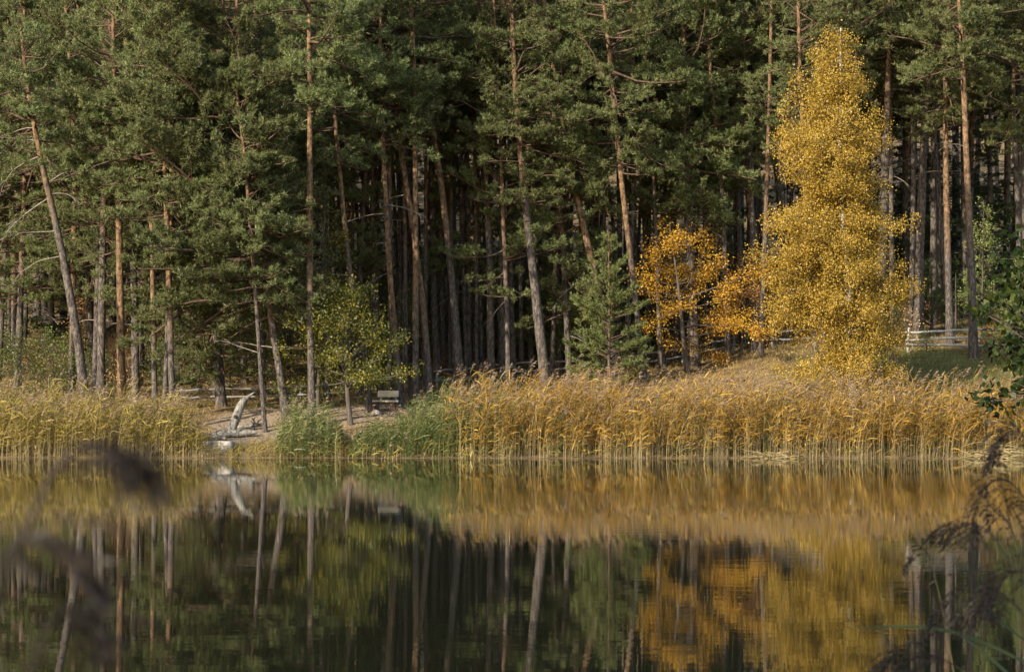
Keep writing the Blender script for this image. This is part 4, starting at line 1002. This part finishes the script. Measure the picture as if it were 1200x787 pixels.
# ------------------------------------------------------------------ foreground reeds on the near bank
def fg_reed(label, D, pts, plume_len, plume_dir, leaves, seed, branches=26, strand=.10, pl_w=.010, stem='fg_stem', kq=16):
    """pts: stem in photo pixels, lowest first; the plume droops from the last point"""
    rng = np.random.default_rng(seed)
    P = np.array([px(x, y, D) for x, y in pts]); foot = P[0].copy(); foot[2] = max(gz(foot[0], D), -.3)
    foot[0] += .02
    P = np.concatenate([[foot], P[1:]]) if P[0][2] < foot[2] + .05 else np.concatenate([[foot], P])
    root = empty("reed_stalk", foot, label, "reed", "reeds on the near bank")
    S = smooth_path(P - foot, 24)
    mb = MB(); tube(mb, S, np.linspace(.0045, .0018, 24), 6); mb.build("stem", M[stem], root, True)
    # panicle: an arching axis with drooping strands set with small spikelets
    tip = S[-1]; d0 = norm(S[-1] - S[-3]); d1 = norm(np.array(plume_dir, float)); n = 12; ax = [tip]
    for j in range(1, n):
        w = j / (n - 1); ax.append(ax[-1] + norm(d0 * (1 - w) + d1 * w) * plume_len / (n - 1))
    ax = np.array(ax); mb = MB(); tube(mb, ax, np.linspace(.0018, .0006, n), 4)
    u = rng.random(branches) ** .9; pos, T = interp_poly(ax[None], np.zeros(branches, int), u)
    sl = strand * (1.15 - .65 * u) * rng.uniform(.7, 1.3, branches)
    dd = norm(T * .8 + rng.normal(0, .40, T.shape)); q5 = [pos]; cur = pos
    for j in range(1, 6):
        dd = norm(dd + np.array([d1[0] * .25, d1[1] * .2, -.38])); cur = cur + dd * (sl / 5)[:, None]; q5.append(cur)
    St = np.stack(q5, 1); v, q = tubes(St, np.full((branches, 6), .0005), 3); mb.quads(v, q)
    ii = np.repeat(np.arange(branches), kq); pp, tt = interp_poly(St, ii, .15 + .85 * rng.random(len(ii)))
    leaf_quads(mb, pp, tt + rng.normal(0, .30, tt.shape), rng.uniform(.010, .018, len(pp)), .0042 * pl_w / .010, rng)
    mb.build("plume", M['shaded_plume'], root)
    for (s, tx, ty, wd, sag) in leaves:
        a = interp_poly(S[None], np.array([0]), np.array([s]))[0][0]; e = px(tx, ty, D) - foot + np.array([0, rng.normal(0, .05), 0]); t = np.linspace(0, 1, 10)
        C = a * (1 - t)[:, None] + e * t[:, None]; C[:, 2] += sag * np.sin(np.pi * t) * np.linalg.norm(e - a)
        wv = (wd * np.interp(t, [0, .1, .5, .85, 1], [.4, .9, 1, .5, .02]))[:, None]; sd_ = norm(np.array([.15, .75, .55]))
        ctr = C - UP * wv * .15; V = np.stack([C + sd_ * wv / 2, ctr, C - sd_ * wv / 2], 1).reshape(-1, 3); o_ = np.arange(9) * 3
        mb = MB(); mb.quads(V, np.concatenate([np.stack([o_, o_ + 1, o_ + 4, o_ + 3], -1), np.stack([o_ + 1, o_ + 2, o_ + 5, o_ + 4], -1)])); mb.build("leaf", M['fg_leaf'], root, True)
    return root
fg_reed("nearest right reed with long leaf pointing left over the water", 6.0, [(1235, 880), (1215, 760), (1190, 660), (1170, 634)], .20, (-.9, .1, -.5), [(.55, 990, 735, .016, .10), (.62, 1100, 692, .012, .05)], 71, 34, .14)
fg_reed("right reed whose dark plume droops at frame edge, highest of the clump", 5.6, [(1262, 860), (1240, 700), (1222, 560), (1208, 528)], .17, (-.35, .1, -1), [(.5, 1150, 600, .012, .02)], 72, 34, .12)
fg_reed("right reed with plume fanning out right below the highest plume", 5.8, [(1238, 880), (1226, 760), (1205, 670), (1190, 632)], .22, (.5, 0, -1), [(.5, 1230, 610, .014, .05)], 73, 36, .14)
fg_reed("short bent right reed with blue green leaf low at the edge", 5.2, [(1260, 900), (1240, 810), (1215, 740), (1196, 715)], .16, (-.6, .1, -.9), [(.5, 1122, 742, .02, .08), (.3, 1160, 800, .03, .1)], 74, 28, .12)
fg_reed("thin sparse reed tip standing left of the right reed clump", 6.4, [(1150, 900), (1120, 800), (1102, 700), (1090, 655)], .10, (-.5, 0, -1), [], 75, 12, .09)
fg_reed("low reed with plume lying along the bottom edge at right", 4.8, [(1240, 940), (1190, 850), (1150, 800), (1120, 780)], .16, (-1, 0, -.25), [(.7, 1060, 790, .014, .05)], 76, 26, .12)
fg_reed("wispy upright reed tip above the right reed clump", 7.0, [(1220, 900), (1200, 760), (1185, 650), (1168, 612)], .06, (-.5, 0, .5), [], 77, 8, .04)
fg_reed("right reed with broad leaf crossing the bottom right corner", 4.6, [(1300, 960), (1275, 850), (1250, 720), (1225, 690)], .18, (-.4, 0, -1), [(.35, 1165, 800, .03, .14)], 78, 30, .12)
fg_reed("right reed with ragged plume drooping in the lower right corner", 5.4, [(1260, 920), (1245, 820), (1215, 735), (1180, 700)], .24, (-.5, 0, -1), [(.5, 1175, 790, .018, .05)], 92, 30, .15)
fg_reed("tall right reed with plume trailing down the right frame edge", 5.7, [(1260, 900), (1245, 720), (1225, 620), (1205, 590)], .26, (-.1, 0, -1), [], 93, 30, .14)
fg_reed("blurred dark reed plume arching at far left close to the lens", 1.15, [(-60, 1100), (-40, 800), (-8, 690), (20, 605), (56, 565)], .062, (1, 0, -.6), [], 81, 22, .050, .007, 'shaded_plume', 7)
fg_reed("blurred lower reed plume hanging at far left close to the lens", 1.12, [(-110, 1100), (-80, 800), (-35, 720), (-4, 668)], .060, (.8, 0, -1), [], 82, 22, .050, .007, 'shaded_plume', 7)
fg_reed("blurred reed tip at bottom left edge close to the lens", 1.1, [(-40, 1100), (0, 860), (35, 775), (52, 742)], .035, (.6, 0, -.8), [], 83, 16, .040, .007, 'shaded_plume', 7)
